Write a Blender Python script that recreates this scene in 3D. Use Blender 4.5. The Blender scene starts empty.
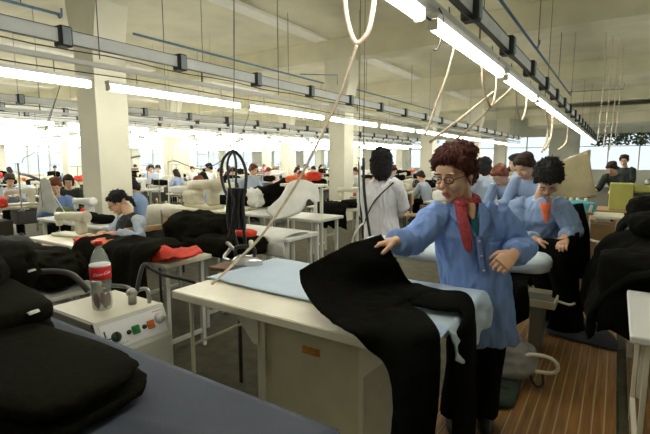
import bpy, math, random
from mathutils import Vector, Matrix, Quaternion, noise
import numpy as np
R = math.radians
PI = math.pi
V = Vector
col = bpy.context.scene.collection
scn = bpy.context.scene

# ------------------------------------------------------------------ camera
F, CX, CY, EYE = 441.0, 325.0, 217.0, 1.55
_p = math.atan(57 / 441.0); _a = R(33.4)
FW = V((-math.sin(_a) * math.cos(_p), math.cos(_a) * math.cos(_p), -math.sin(_p)))
RT = V((math.cos(_a), math.sin(_a), 0)); UP = RT.cross(FW)
cam_data = bpy.data.cameras.new('camera'); cam = bpy.data.objects.new('camera', cam_data); col.objects.link(cam)
cam_data.sensor_width = 36; cam_data.lens = F / 650 * 36; cam_data.clip_start = .05; cam_data.clip_end = 300
cam.matrix_world = Matrix(((RT.x, UP.x, -FW.x, 0), (RT.y, UP.y, -FW.y, 0), (RT.z, UP.z, -FW.z, EYE), (0, 0, 0, 1)))
cam_data.dof.use_dof = False
scn.camera = cam
# ------------------------------------------------------------------ world, daylight, exposure
wd = bpy.data.worlds.new('sky'); scn.world = wd; wd.use_nodes = True
bg = wd.node_tree.nodes['Background']; bg.inputs[0].default_value = (.86, .93, 1, 1); bg.inputs[1].default_value = .75
scn.view_settings.view_transform = 'Standard'; scn.view_settings.look = 'None'
scn.view_settings.exposure = 0.88; scn.view_settings.gamma = 1; scn.view_settings.use_curve_mapping = False
TUBE_POWER = 16.0

def at(x, y, Y):
    d = FW * F + RT * (x - CX) - UP * (y - CY)
    return V((0, 0, EYE)) + d * (Y / d.y)
def atz(x, y, z):
    d = FW * F + RT * (x - CX) - UP * (y - CY)
    return V((0, 0, EYE)) + d * ((z - EYE) / d.z)
def atd(x, y, dep):
    d = FW * F + RT * (x - CX) - UP * (y - CY)
    return V((0, 0, EYE)) + d * (dep / F)

# ------------------------------------------------------------------ materials
MATS = {}
def mat(name, c, rough=.6, metal=0, var=.0, scale=8, bump=0, bscale=40, emit=None, spec=.5, trans=0, alpha=1, stretch=None, sheen=0, c2=None, sss=0):
    if name in MATS: return MATS[name]
    m = bpy.data.materials.new(name); m.use_nodes = True; nt = m.node_tree; b = nt.nodes['Principled BSDF']
    b.inputs['Base Color'].default_value = (*c, 1); b.inputs['Roughness'].default_value = rough
    b.inputs['Metallic'].default_value = metal; b.inputs['Specular IOR Level'].default_value = spec
    if trans: b.inputs['Transmission Weight'].default_value = trans
    if alpha < 1: b.inputs['Alpha'].default_value = alpha
    if sheen: b.inputs['Sheen Weight'].default_value = sheen; b.inputs['Sheen Roughness'].default_value = .4
    if sss: b.inputs['Subsurface Weight'].default_value = sss; b.inputs['Subsurface Radius'].default_value = (.02, .008, .004); b.inputs['Subsurface Scale'].default_value = .5
    if emit: b.inputs['Emission Color'].default_value = (*emit[0], 1); b.inputs['Emission Strength'].default_value = emit[1]
    tc = nt.nodes.new('ShaderNodeTexCoord'); src = tc.outputs['Object']
    if stretch:
        mp = nt.nodes.new('ShaderNodeMapping'); mp.inputs['Scale'].default_value = stretch
        nt.links.new(src, mp.inputs[0]); src = mp.outputs[0]
    if var or c2:
        n = nt.nodes.new('ShaderNodeTexNoise'); n.inputs['Scale'].default_value = scale; n.inputs['Detail'].default_value = 5
        nt.links.new(src, n.inputs['Vector'])
        rp = nt.nodes.new('ShaderNodeValToRGB'); rp.color_ramp.elements[0].position = .32; rp.color_ramp.elements[1].position = .68
        d = c2 if c2 else tuple(max(0, x * (1 - var)) for x in c); u = c if c2 else tuple(min(1, x * (1 + var)) for x in c)
        rp.color_ramp.elements[0].color = (*d, 1); rp.color_ramp.elements[1].color = (*u, 1)
        nt.links.new(n.outputs[0], rp.inputs[0]); nt.links.new(rp.outputs[0], b.inputs['Base Color'])
    if bump:
        n = nt.nodes.new('ShaderNodeTexNoise'); n.inputs['Scale'].default_value = bscale; n.inputs['Detail'].default_value = 4
        nt.links.new(src, n.inputs['Vector'])
        bp = nt.nodes.new('ShaderNodeBump'); bp.inputs['Strength'].default_value = bump; bp.inputs['Distance'].default_value = .01
        nt.links.new(n.outputs[0], bp.inputs['Height']); nt.links.new(bp.outputs[0], b.inputs['Normal'])
    MATS[name] = m; return m

paint = mat('ceiling_paint', (.70, .67, .49), .8, var=.10, scale=1.2, bump=.1, bscale=20)
colpaint = mat('column_paint', (.74, .72, .58), .7, var=.05, scale=2, bump=.15, bscale=12)
stripm = mat('pale_paint', (.85, .84, .74), .7, var=.04, scale=3)
wallp = mat('wall_paint', (.66, .66, .56), .8, var=.06, scale=1.5)
concrete = mat('concrete', (.085, .078, .042), .75, var=.3, scale=9, bump=.5, bscale=60)
white = mat('white_enamel', (.82, .83, .80), .4)
cream = mat('cream_enamel', (.70, .66, .46), .45, var=.06, scale=6, bump=.03)
cream_l = mat('pale_cream_enamel', (.80, .77, .62), .4, var=.04, scale=6)
greyw = mat('grey_white_enamel', (.66, .67, .60), .45, var=.06, scale=9)
lamblue = mat('pale_blue_trunking', (.90, .94, .97), .5, var=.05, scale=5)
darkbox = mat('dark_plastic', (.03, .03, .028), .5)
boxgrey = mat('box_grey', (.35, .42, .46), .5)
steel = mat('steel', (.5, .5, .48), .3, metal=.9)
dsteel = mat('dark_steel', (.12, .12, .11), .45, metal=.6)
pipeblue = mat('steel_blue_pipe', (.12, .22, .32), .5, var=.2, scale=20)
tubem = mat('lit_tube', (1, 1, 1), .5, emit=((1, .97, .86), TUBE_POWER))
wood = mat('pale_wood', (.50, .33, .16), .5, var=.2, scale=4, stretch=(1, 12, 1), bump=.05)
woodtop = mat('cream_laminate', (.80, .76, .60), .35, var=.04, scale=7)
blackcloth = mat('black_cloth', (.0065, .0065, .005), .95, var=.25, scale=60, bump=.2, bscale=300, spec=.05)
blackcloth2 = mat('black_brown_cloth', (.010, .0095, .005), .95, var=.25, scale=40, bump=.2, bscale=260, spec=.05)
red = mat('red_cloth', (.75, .05, .02), .8, var=.15, scale=20, bump=.2)
orange = mat('orange_cloth', (.80, .17, .06), .8, var=.2, scale=20, bump=.2)
whitecloth = mat('white_cloth', (.78, .79, .74), .8, var=.05, scale=8, bump=.2)
creamcloth = mat('cream_cloth', (.66, .62, .48), .85, var=.1, scale=9, bump=.2)
khaki = mat('khaki_cloth', (.42, .37, .22), .85, var=.08, scale=7, bump=.1)
greycloth = mat('grey_blue_table_cloth', (.075, .088, .125), .8, var=.1, scale=4, bump=.2, bscale=200, sheen=.0)
iceblue = mat('ice_blue_cloth', (.55, .67, .80), .8, var=.04, scale=5, bump=.15, bscale=120)
ropem = mat('cream_rope', (.68, .58, .42), .8, var=.15, scale=40, bump=.3)
peachm = mat('peach_hose', (.75, .58, .45), .6, var=.1, scale=20)
yellowm = mat('machine_olive', (.48, .47, .12), .5, var=.06)
skin = mat('skin', (.74, .45, .29), .5, var=.08, scale=25, sss=.15)
skin2 = mat('skin_pale', (.70, .44, .30), .55, var=.06, scale=25)

# ------------------------------------------------------------------ objects
USED = {}
def link(name, me, m, parent=None, loc=None):
    o = bpy.data.objects.new(name, me); col.objects.link(o)
    if m:
        me.materials.clear(); me.materials.append(m)
    if parent: o.parent = parent
    if loc is not None: o.location = loc
    return o
def tag(o, label=None, cat=None, group=None, kind=None):
    if label: o['label'] = label
    if cat: o['category'] = cat
    if group: o['group'] = group
    if kind: o['kind'] = kind
    return o
def thing(name, label, cat, loc=(0, 0, 0), rz=0, group=None):
    o = bpy.data.objects.new(name, None); col.objects.link(o); o.location = loc; o.rotation_euler = (0, 0, rz)
    o.empty_display_size = .1
    return tag(o, label, cat, group)
def copy_tree(o, loc=None, rz=None, label=None, group=None):
    r = o.copy(); col.objects.link(r)
    if loc is not None: r.location = loc
    if rz is not None: r.rotation_euler = (0, 0, rz)
    if label: r['label'] = label
    if group: r['group'] = group
    for ch in list(o.children):
        c = ch.copy(); col.objects.link(c); c.parent = r
        for g in list(ch.children):
            d = g.copy(); col.objects.link(d); d.parent = c
    return r

class MB:
    def __init__(s): s.v = []; s.f = []; s.sm = []
    def add(s, vs, fs, smooth=False):
        k = len(s.v); s.v += [V(v) for v in vs]; s.f += [[i + k for i in f] for f in fs]; s.sm += [smooth] * len(fs); return s
    def box(s, a, b, M=None, bev=0):
        x0, y0, z0 = (min(p, q) for p, q in zip(a, b)); x1, y1, z1 = (max(p, q) for p, q in zip(a, b))
        if bev:
            bev = min(bev, (x1-x0)/2.01, (y1-y0)/2.01, (z1-z0)/2.01)
            vs = []; idx = {}
            for i, x in enumerate((x0, x1)):
                for j, y in enumerate((y0, y1)):
                    for k, z in enumerate((z0, z1)):
                        sx, sy, sz = (bev if i == 0 else -bev), (bev if j == 0 else -bev), (bev if k == 0 else -bev)
                        idx[i, j, k, 0] = len(vs); vs.append(V((x, y + sy, z + sz)))
                        idx[i, j, k, 1] = len(vs); vs.append(V((x + sx, y, z + sz)))
                        idx[i, j, k, 2] = len(vs); vs.append(V((x + sx, y + sy, z)))
            fs = []
            for i in (0, 1):
                fs.append([idx[i, 0, 0, 0], idx[i, 1, 0, 0], idx[i, 1, 1, 0], idx[i, 0, 1, 0]])
                fs.append([idx[0, i, 0, 1], idx[1, i, 0, 1], idx[1, i, 1, 1], idx[0, i, 1, 1]])
                fs.append([idx[0, 0, i, 2], idx[1, 0, i, 2], idx[1, 1, i, 2], idx[0, 1, i, 2]])
            for i in (0, 1):
                for j in (0, 1):
                    fs.append([idx[i, j, 0, 0], idx[i, j, 1, 0], idx[i, j, 1, 1], idx[i, j, 0, 1]])
                    fs.append([idx[i, 0, j, 0], idx[i, 1, j, 0], idx[i, 1, j, 2], idx[i, 0, j, 2]])
                    fs.append([idx[0, i, j, 1], idx[1, i, j, 1], idx[1, i, j, 2], idx[0, i, j, 2]])
                    for k in (0, 1): fs.append([idx[i, j, k, 0], idx[i, j, k, 1], idx[i, j, k, 2]])
        else:
            vs = [V((x, y, z)) for x in (x0, x1) for y in (y0, y1) for z in (z0, z1)]
            fs = [[0, 1, 3, 2], [4, 6, 7, 5], [0, 4, 5, 1], [2, 3, 7, 6], [0, 2, 6, 4], [1, 5, 7, 3]]
        if M: vs = [M @ v for v in vs]
        return s.add(vs, fs)
    def prism(s, poly, z0, z1, M=None):
        n = len(poly); vs = [V((x, y, z0)) for x, y in poly] + [V((x, y, z1)) for x, y in poly]
        if M: vs = [M @ v for v in vs]
        fs = [list(range(n))[::-1], list(range(n, 2 * n))] + [[i, (i + 1) % n, n + (i + 1) % n, n + i] for i in range(n)]
        return s.add(vs, fs)
    def tube(s, pts, rad, n=8, flat=1, side=None, caps=True, smooth=True):
        pts = [V(p) for p in pts]; m = len(pts)
        if not hasattr(rad, '__len__'): rad = [rad] * m
        vs = []; prev = None
        for i, p in enumerate(pts):
            t = (pts[min(i + 1, m - 1)] - pts[max(i - 1, 0)]).normalized()
            if prev is None:
                a = V(side) if side is not None else (V((0, 0, 1)) if abs(t.z) < .9 else V((1, 0, 0)))
            else: a = prev
            a = (a - t * a.dot(t))
            if a.length < 1e-6: a = t.orthogonal()
            a.normalize(); prev = a; b = t.cross(a)
            r = rad[i]
            for k in range(n):
                th = 2 * PI * k / n; vs.append(p + a * math.cos(th) * r + b * math.sin(th) * r * flat)
        fs = [[i * n + k, i * n + (k + 1) % n, (i + 1) * n + (k + 1) % n, (i + 1) * n + k] for i in range(m - 1) for k in range(n)]
        if caps: fs += [list(range(n))[::-1], list(range((m - 1) * n, m * n))]
        return s.add(vs, fs, smooth)
    def bar(s, a, b, r, n=8): return s.tube([a, b], r, n)
    def lathe(s, prof, n=20, M=None, smooth=True):
        vs = [V((r * math.cos(2 * PI * k / n), r * math.sin(2 * PI * k / n), z)) for r, z in prof for k in range(n)]
        if M: vs = [M @ v for v in vs]
        m = len(prof); fs = [[i * n + k, i * n + (k + 1) % n, (i + 1) * n + (k + 1) % n, (i + 1) * n + k] for i in range(m - 1) for k in range(n)]
        fs += [list(range(n))[::-1], list(range((m - 1) * n, m * n))]
        return s.add(vs, fs, smooth)
    def ell(s, c, r, M=None, nu=14, nv=9):
        c = V(c); vs = []; fs = []
        for j in range(nv + 1):
            ph = -PI / 2 + PI * j / nv
            for i in range(nu):
                th = 2 * PI * i / nu; q = V((r[0] * math.cos(ph) * math.cos(th), r[1] * math.cos(ph) * math.sin(th), r[2] * math.sin(ph)))
                if j in (0, nv): q = V((0.0001 * math.cos(th), .0001 * math.sin(th), r[2] * math.sin(ph)))
                vs.append(c + q)
        for j in range(nv):
            for i in range(nu): fs.append([j * nu + i, j * nu + (i + 1) % nu, (j + 1) * nu + (i + 1) % nu, (j + 1) * nu + i])
        fs += [list(range(nu))[::-1], list(range(nv * nu, (nv + 1) * nu))]
        if M: vs = [M @ v for v in vs]
        return s.add(vs, fs, True)
    def sections(s, secs, n=24, smooth=True, sq=2.0):
        """loft of superellipse sections (centre, side half vector, depth half vector)"""
        vs = []
        for c, a, b in secs:
            for k in range(n):
                th = 2 * PI * k / n; ct, st = math.cos(th), math.sin(th)
                x = math.copysign(abs(ct) ** (2 / sq), ct); y = math.copysign(abs(st) ** (2 / sq), st)
                vs.append(V(c) + V(a) * x + V(b) * y)
        m = len(secs); fs = [[i * n + k, i * n + (k + 1) % n, (i + 1) * n + (k + 1) % n, (i + 1) * n + k] for i in range(m - 1) for k in range(n)]
        fs += [list(range(n))[::-1], list(range((m - 1) * n, m * n))]
        return s.add(vs, fs, smooth)
    def mesh(s, name='m'):
        me = bpy.data.meshes.new(name); me.from_pydata([tuple(v) for v in s.v], [], s.f); me.polygons.foreach_set('use_smooth', s.sm)
        me.update(); 
        return me
    def build(s, name, m, parent=None, loc=None): return link(name, s.mesh(name), m, parent, loc)

def fix_normals(me):
    import bmesh
    bm = bmesh.new(); bm.from_mesh(me); bmesh.ops.recalc_face_normals(bm, faces=bm.faces); bm.to_mesh(me); bm.free()

def remesh(mb, voxel, smooth=2, disp=None):
    me = mb.mesh('tmp'); fix_normals(me); o = bpy.data.objects.new('tmp', me); col.objects.link(o)
    md = o.modifiers.new('r', 'REMESH'); md.mode = 'VOXEL'; md.voxel_size = voxel; md.use_smooth_shade = True
    if smooth:
        sm = o.modifiers.new('s', 'SMOOTH'); sm.factor = .5; sm.iterations = smooth
    dg = bpy.context.evaluated_depsgraph_get(); dg.update()
    out = bpy.data.meshes.new_from_object(o.evaluated_get(dg)); bpy.data.objects.remove(o); bpy.data.meshes.remove(me)
    if disp:
        n = len(out.vertices); co = np.empty(n * 3, 'f'); out.vertices.foreach_get('co', co); co = co.reshape(-1, 3)
        nr = np.empty(n * 3, 'f'); out.vertices.foreach_get('normal', nr); nr = nr.reshape(-1, 3)
        d = np.array([disp(V(c)) for c in co], 'f'); co = co + nr * d[:, None]
        out.vertices.foreach_set('co', co.ravel()); out.update()
    return out

def cr(p0, p1, p2, p3, t):
    return .5 * ((2 * p1) + (p2 - p0) * t + (2 * p0 - 5 * p1 + 4 * p2 - p3) * t * t + (3 * p1 - p0 - 3 * p2 + p3) * t * t * t)
def curve(pts, k=6, closed=False):
    pts = [V(p) for p in pts]; n = len(pts); out = []
    for i in range(n if closed else n - 1):
        if closed: q = [pts[(i + j) % n] for j in (-1, 0, 1, 2)]
        else: q = [pts[max(i - 1, 0)], pts[i], pts[i + 1], pts[min(i + 2, n - 1)]]
        for s in range(k): out.append(cr(*q, s / k))
    if not closed: out.append(pts[-1])
    return out
def sheet(rows, ku=5, kv=5, thick=.01, amp=0, freq=6, seed=0, ridged=True, zmin=None):
    """closed, thick cloth through a grid of control points"""
    g = [curve(r, kv) for r in rows]; nv = len(g[0])
    colsx = [curve([g[i][j] for i in range(len(g))], ku) for j in range(nv)]
    nu = len(colsx[0]); P = [[colsx[j][i] for j in range(nv)] for i in range(nu)]
    N = [[None] * nv for _ in range(nu)]
    for i in range(nu):
        for j in range(nv):
            a = P[min(i + 1, nu - 1)][j] - P[max(i - 1, 0)][j]; b = P[i][min(j + 1, nv - 1)] - P[i][max(j - 1, 0)]
            n = a.cross(b); N[i][j] = n.normalized() if n.length > 1e-9 else V((0, 0, 1))
    vs = []
    for s in (1, -1):
        for i in range(nu):
            for j in range(nv):
                p = P[i][j]; d = 0
                if amp:
                    q = p * freq + V((seed * 7.3, seed * 3.1, 0)); d = noise.noise(q) * amp
                    if ridged: d += (.5 - abs(noise.noise(q * 1.7 + V((9, 9, 9))))) * amp * .8
                e = 1.0
                if i in (0, nu - 1) or j in (0, nv - 1): e = .35
                w = p + N[i][j] * (d + s * thick / 2 * e)
                if zmin is not None and w.z < zmin + (thick if s * N[i][j].z > 0 else 0): w.z = zmin + (thick if s * N[i][j].z > 0 else 0)
                vs.append(w)
    K = nu * nv; fs = []
    for i in range(nu - 1):
        for j in range(nv - 1):
            a, b, c, d = i * nv + j, (i + 1) * nv + j, (i + 1) * nv + j + 1, i * nv + j + 1
            fs.append([a, b, c, d]); fs.append([K + d, K + c, K + b, K + a])
    for i in range(nu - 1):
        fs.append([i * nv, K + i * nv, K + (i + 1) * nv, (i + 1) * nv]); a = i * nv + nv - 1; fs.append([a, a + nv, K + a + nv, K + a])
    for j in range(nv - 1):
        fs.append([j, j + 1, K + j + 1, K + j]); a = (nu - 1) * nv + j; fs.append([a, K + a, K + a + 1, a + 1])
    mb = MB(); mb.add(vs, fs, True); return mb
def heap(c, r, seed=0, amp=.12, freq=5, rz=0, nu=40, nv=22, flatb=True, pw=.55, slump=0):
    """a crumpled cloth mound with fold ridges; base at z=c.z"""
    mb = MB(); vs = []; fs = []; c = V(c); M = Matrix.Rotation(rz, 3, 'Z')
    for j in range(nv + 1):
        ph = -PI / 2 + PI * j / nv
        for i in range(nu):
            th = 2 * PI * i / nu
            cx, sx = math.cos(th), math.sin(th); cp, sp = math.cos(ph), math.sin(ph)
            f = lambda t: math.copysign(abs(t) ** pw, t)
            q = V((f(cp) * f(cx), f(cp) * f(sx), f(sp)))
            nz = q * 1.0; w = V((q.x * r[0], q.y * r[1], q.z * r[2])) * freq + V((seed * 5.1, seed * 2.7, seed))
            d = 1 + amp * (noise.noise(w) + 1.2 * (.45 - abs(noise.noise(w * 1.9))) + .5 * noise.noise(w * 3.7))
            v = V((q.x * r[0] * d, q.y * r[1] * d, q.z * r[2] * (d if sp > 0 else 1)))
            v.z += slump * v.x
            if flatb and v.z < -r[2] * .98: v.z = -r[2]
            vs.append(c + V((0, 0, r[2])) + M @ v)
    for j in range(nv):
        for i in range(nu): fs.append([j * nu + i, j * nu + (i + 1) % nu, (j + 1) * nu + (i + 1) % nu, (j + 1) * nu + i])
    fs += [list(range(nu))[::-1], list(range(nv * nu, (nv + 1) * nu))]
    return mb.add(vs, fs, True)
def recenter(o):
    """move a single mesh thing's origin to its base centre"""
    me = o.data; n = len(me.vertices); co = np.empty(n * 3, 'f'); me.vertices.foreach_get('co', co); co = co.reshape(-1, 3)
    c = (co.min(0) + co.max(0)) / 2; c[2] = co[:, 2].min(); co -= c; me.vertices.foreach_set('co', co.ravel()); me.update()
    o.location = V(o.location) + V([float(x) for x in c]); return o
def solo(mb, name, m, label, cat, group=None, kind=None):
    o = link(name, mb if isinstance(mb, bpy.types.Mesh) else mb.mesh(name), m); fix_normals(o.data); recenter(o)
    return tag(o, label, cat, group, kind)
def struct(name, mb, m):
    o = mb.build(name, m); o['kind'] = 'structure'; return o

# ================================================================== THE ROOM
XL, XR, YN, YF, ZC = -26.0, 4.5, -3.0, 30.0, 4.5
struct('floor', MB().box((XL - .3, YN - .3, -.2), (XR + .3, YF + .3, 0)), concrete)
struct('ceiling', MB().box((XL - .3, YN - .3, ZC), (XR + .3, YF + .3, ZC + .2)), paint)
def holed_wall(name, axis, pos, th, u0, u1, holes, z0=0, z1=ZC, m=wallp):
    """wall with rectangular openings (u from, u to, sill, head)"""
    mb = MB(); cur = u0
    def bx(a, b, c, d):
        if b - a < 1e-4 or d - c < 1e-4: return
        if axis == 'x': mb.box((pos, a, c), (pos + th, b, d))
        else: mb.box((a, pos, c), (b, pos + th, d))
    for a, b, s, h in holes:
        bx(cur, a, z0, z1); bx(a, b, z0, s); bx(a, b, h, z1); cur = b
    bx(cur, u1, z0, z1); return struct(name, mb, m)
left_h = [(y, y + 3.3, .45, 2.75) for y in (-1.5, 2.3, 6.1, 9.9, 13.7, 17.5, 21.3, 25.1)]
holed_wall('wall_left', 'x', XL - .25, .25, YN, YF, left_h)
far_h = [(x, x + 2.6, .95, 3.0) for x in (-25.3, -22.1, -18.9, -15.7, -12.5, -9.3, -6.1)] + [(-2.0, 3.9, .95, 3.05)]
holed_wall('wall_back', 'y', YF, .25, XL, XR, far_h)
right_h = [(y, y + 3.0, .95, 2.9) for y in (4, 8, 12, 16, 20, 24)]  # windows of the unseen right wall, added to let in daylight
holed_wall('wall_right', 'x', XR, .25, YN, YF, right_h)
holed_wall('wall_front', 'y', YN - .25, .25, XL, XR, [])
glass = bpy.data.materials.new('window_glass'); glass.use_nodes = True; nt = glass.node_tree; nt.nodes.clear()
o_ = nt.nodes.new('ShaderNodeOutputMaterial'); mx = nt.nodes.new('ShaderNodeMixShader'); tr = nt.nodes.new('ShaderNodeBsdfTransparent'); gl = nt.nodes.new('ShaderNodeBsdfGlossy')
gl.inputs['Roughness'].default_value = .05; mx.inputs[0].default_value = .06; tr.inputs[0].default_value = (.93, .96, .95, 1)
nt.links.new(tr.outputs[0], mx.inputs[1]); nt.links.new(gl.outputs[0], mx.inputs[2]); nt.links.new(mx.outputs[0], o_.inputs[0])
framem = mat('window_frame_paint', (.62, .62, .52), .6)
wn = 0
def window(axis, pos, a, b, s, h, bars=3):
    global wn; wn += 1
    t = bpy.data.objects.new('window_%d' % wn, None); col.objects.link(t); t['kind'] = 'structure'
    t.location = (pos, (a + b) / 2, s) if axis == 'x' else ((a + b) / 2, pos, s)
    L = b - a; H = h - s; f = MB(); g = MB()
    def bx(m_, u0, u1, w0, w1, d):
        if axis == 'x': m_.box((-d, u0, w0), (d, u1, w1))
        else: m_.box((u0, -d, w0), (u1, d, w1))
    e = .002
    bx(f, -L/2 + e, L/2 - e, e, .06, .05); bx(f, -L/2 + e, L/2 - e, H - .06, H - e, .05)
    for i in range(bars + 1):
        u = -L/2 + .032 + (L - .064) * i / bars; bx(f, u - .03, u + .03, .06, H - .06, .045)
    bx(f, -L/2 + .06, L/2 - .06, H * .66 - .02, H * .66 + .02, .04)
    f.build('window_frame', framem, t)
    bx(g, -L/2 + .05, L/2 - .05, .05, H - .05, .004); g.build('pane', glass, t)
for a, b, s, h in left_h: window('x', XL - .12, a, b, s, h, 3)
for a, b, s, h in far_h: window('y', YF + .12, a, b, s, h, 2 if b - a < 3 else 4)
for a, b, s, h in right_h: window('x', XR + .12, a, b, s, h, 2)
# beams across, haunched columns
n_ = 0
for Yb in (-2.8, 3.48, 9.75, 16.0, 22.3, 28.6):
    n_ += 1
    struct('trim_beam_%d' % n_, MB().box((XL + .002, Yb - .22, 4.0), (XR - .002, Yb + .22, ZC - .002)), paint)
cn = 0
for Xc in (-5.93, -12.6, -19.3):
    for Yc in (3.48, 9.75, 16.0, 22.3, 28.6):
        cn += 1; w = .225
        mb = MB(); mb.box((Xc - w, Yc - w, 0), (Xc + w, Yc + w, 4.0))
        for s in (-1, 1):
            mb.prism([(s * w * .99, 2.95), (s * (w + .14), 3.55), (s * (w + .14), 3.999), (s * w * .99, 3.999)], -w * .98, w * .98, Matrix.Translation((Xc, Yc, 0)) @ Matrix.Rotation(PI / 2, 4, 'X'))
        struct('column_%d' % cn, mb, colpaint)
# shallow pale strips between the beams
n_ = 0
for Xs in (-6.3, -13, -19.7):
    for a, b in ((3.9, 9.4), (10.1, 15.6), (16.4, 21.9), (22.6, 28.2)):
        n_ += 1; struct('trim_ceiling_strip_%d' % n_, MB().box((Xs - .18, a, ZC - .06), (Xs + .18, b, ZC - .002)), stripm)
struct('trim_bulkhead_back', MB().box((-4.0, 25.0, 3.3), (XR - .004, 28.3, 3.998)).box((-4.0, 24.4, 3.75), (XR - .004, 24.8, 3.998)), paint)
struct('trim_skirting_back', MB().box((XL + .01, YF - .04, 0), (XR - .01, YF - .001, .12)), stripm)

# ================================================================== SUSPENDED RAILS AND LAMPS
ZT, ZL = 2.72, 2.30
def rail(X, Y0, Y1, box0, label, dense=True, pitch=1.355):
    t = thing('suspended_cable_rail', label, 'cable rail', (X, Y0, ZT))
    L = Y1 - Y0
    MB().box((-.02, 0, -.062), (.02, L, .062), bev=.006).build('trunking', lamblue, t)
    e = MB().box((-.024, 0, .0625), (.024, L, .067)).box((-.024, 0, -.067), (.024, L, -.0625)); e.build('trunking_edge', dsteel, t)
    MB().box((-.035, 0, -.235), (.015, L, -.185), bev=.005).build('lower_trunking', white, t)
    k = box0 - Y0; i = 0
    while k < L - .1:
        b = MB().box((-.075, k - .06, -.10), (.06, k + .06, .09), bev=.012)
        o = b.build('socket_box', darkbox, t)
        if dense or k < 10:
            MB().box((.0602, k - .04, -.085), (.072, k + .04, .075), bev=.004).build('box_lid', boxgrey, o)
        if i % 3 == 0:
            w = MB().bar((0, k + .35, .066), (0, k + .35, ZC - ZT - .001), .004, 5); w.build('hanging_rod', dsteel, t)
            MB().box((-.030, k + .34, -.24), (-.0205, k + .36, .06)).build('hanging_clamp', dsteel, t)
        k += pitch; i += 1
    wv = MB().tube([(.03, y, -.12 - .012 * math.sin(y * 4)) for y in np.arange(0, L, .35)], .006, 5); wv.build('cable', darkbox, t)
    wv = MB().tube([(-.02, y, -.30 - .01 * math.sin(y * 2.3)) for y in np.arange(0, L, .35)], .006, 5); wv.build('cable', darkbox, t)
    return t
rail(-1.03, 1.2, 26, 3.64, 'cable rail on the right, nearest to the camera, with dark socket boxes')
rail(-4.5, -1.5, 26, 2.295 - 2 * 1.355, 'cable rail crossing the upper left in front of the first column')
for i, (X, lb) in enumerate(((-9.75, 'cable rail behind the first column, third from the right'), (-11.4, 'cable rail between the third rail and the middle columns'), (-14.8, 'cable rail just beyond the middle row of columns'), (-18.2, 'cable rail just before the third row of columns'), (-21.5, 'second cable rail from the left windows'), (-13.1, 'cable rail in the middle depth of the hall, fourth from the right'), (-16.5, 'cable rail fifth from the right near the window side'), (-19.9, 'cable rail sixth from the right near the window side'), (-23.2, 'cable rail along the left windows, farthest of all'))):
    rail(X, -1.5, 28.2, .0 + .3 * i, lb, dense=False)

def make_lamp():
    t = thing('fluorescent_lamp', 'x', 'lamp')
    hs = MB(); L = 1.96
    hs.prism([(-.045, .055), (-.035, .022), (.035, .022), (.045, .055)], 0, L, Matrix(((1, 0, 0, 0), (0, 0, 1, 0), (0, 1, 0, 0), (0, 0, 0, 1)))).build('lamp_housing', white, t)
    MB().tube([(0, .03, -.012), (0, L - .03, -.012)], .034, 10).build('light_tube', tubem, t)
    for y in (0, L - .022): MB().box((-.036, y, -.046), (.036, y + .022, .02), bev=.006).build('end_cap', cream_l, t)
    for y in (.35, L - .35): MB().tube([(0, y, .055), (0, y, .10), (-.01, y, .188)], .004, 5).build('hanger', dsteel, t)
    return t
lamp0 = make_lamp(); first = True
ORDL = ['first', 'second', 'third', 'fourth', 'fifth', 'sixth', 'seventh', 'eighth', 'ninth', 'tenth', 'eleventh', 'twelfth', 'thirteenth', 'fourteenth']
nm = ['nearest', 'second', 'third', 'fourth']
def lamp_at(x, y, label, group=None, ZL=ZL):
    global first
    if first: o = lamp0; first = False; o.location = (x, y, ZL); o['label'] = label
    else: o = copy_tree(lamp0, (x, y, ZL), 0, label)
    if group: o['group'] = group
    elif 'group' in o: del o['group']
for X, y0, rn in ((-1.04, 2.80 - 2.15, 'right row over the wooden floor mat'), (-4.53, 2.72 - 2.13 * 2, 'row in front of the first column')):
    pt = 2.15 if X > -2 else 2.13
    for i in range(13):
        y = y0 + i * pt
        if y > 24.5: break
        if X > -2:
            lb = ['lit fluorescent lamp at the top edge with only its end showing', 'long lit fluorescent lamp beginning above the woman with red scarf'][i] if i < 2 else 'lit fluorescent lamp, %s from the front in the lamp row at the right' % ORDL[i]
            g = None if i < 2 else 'further lamps of the right row'
        else:
            lb = {1: 'lit fluorescent lamp at the left edge ending at the first column', 2: 'lit fluorescent lamp starting in front of the first column', 3: 'lit fluorescent lamp in the second gap right of the first column'}.get(i, 'lit fluorescent lamp, %s from the front in the row passing the first column' % ORDL[i])
            g = None if i in (1, 2, 3) else 'further lamps of the row passing the first column'
        lamp_at(X, y, lb, g, 2.41 if X > -2 else 2.32)
for X, rn in ((-9.75, 'third'), (-11.4, 'fourth'), (-13.1, 'fifth'), (-14.8, 'sixth'), (-16.5, 'seventh'), (-18.2, 'eighth'), (-19.9, 'ninth'), (-21.5, 'tenth'), (-23.2, 'eleventh')):
    for i in range(12):
        lamp_at(X, .1 + i * 2.2 + (X * .37) % 1, 'lit fluorescent lamp, %s from the front in the %s lamp row from the right' % (ORDL[i], rn), 'lamps of the %s row' % rn)
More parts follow.
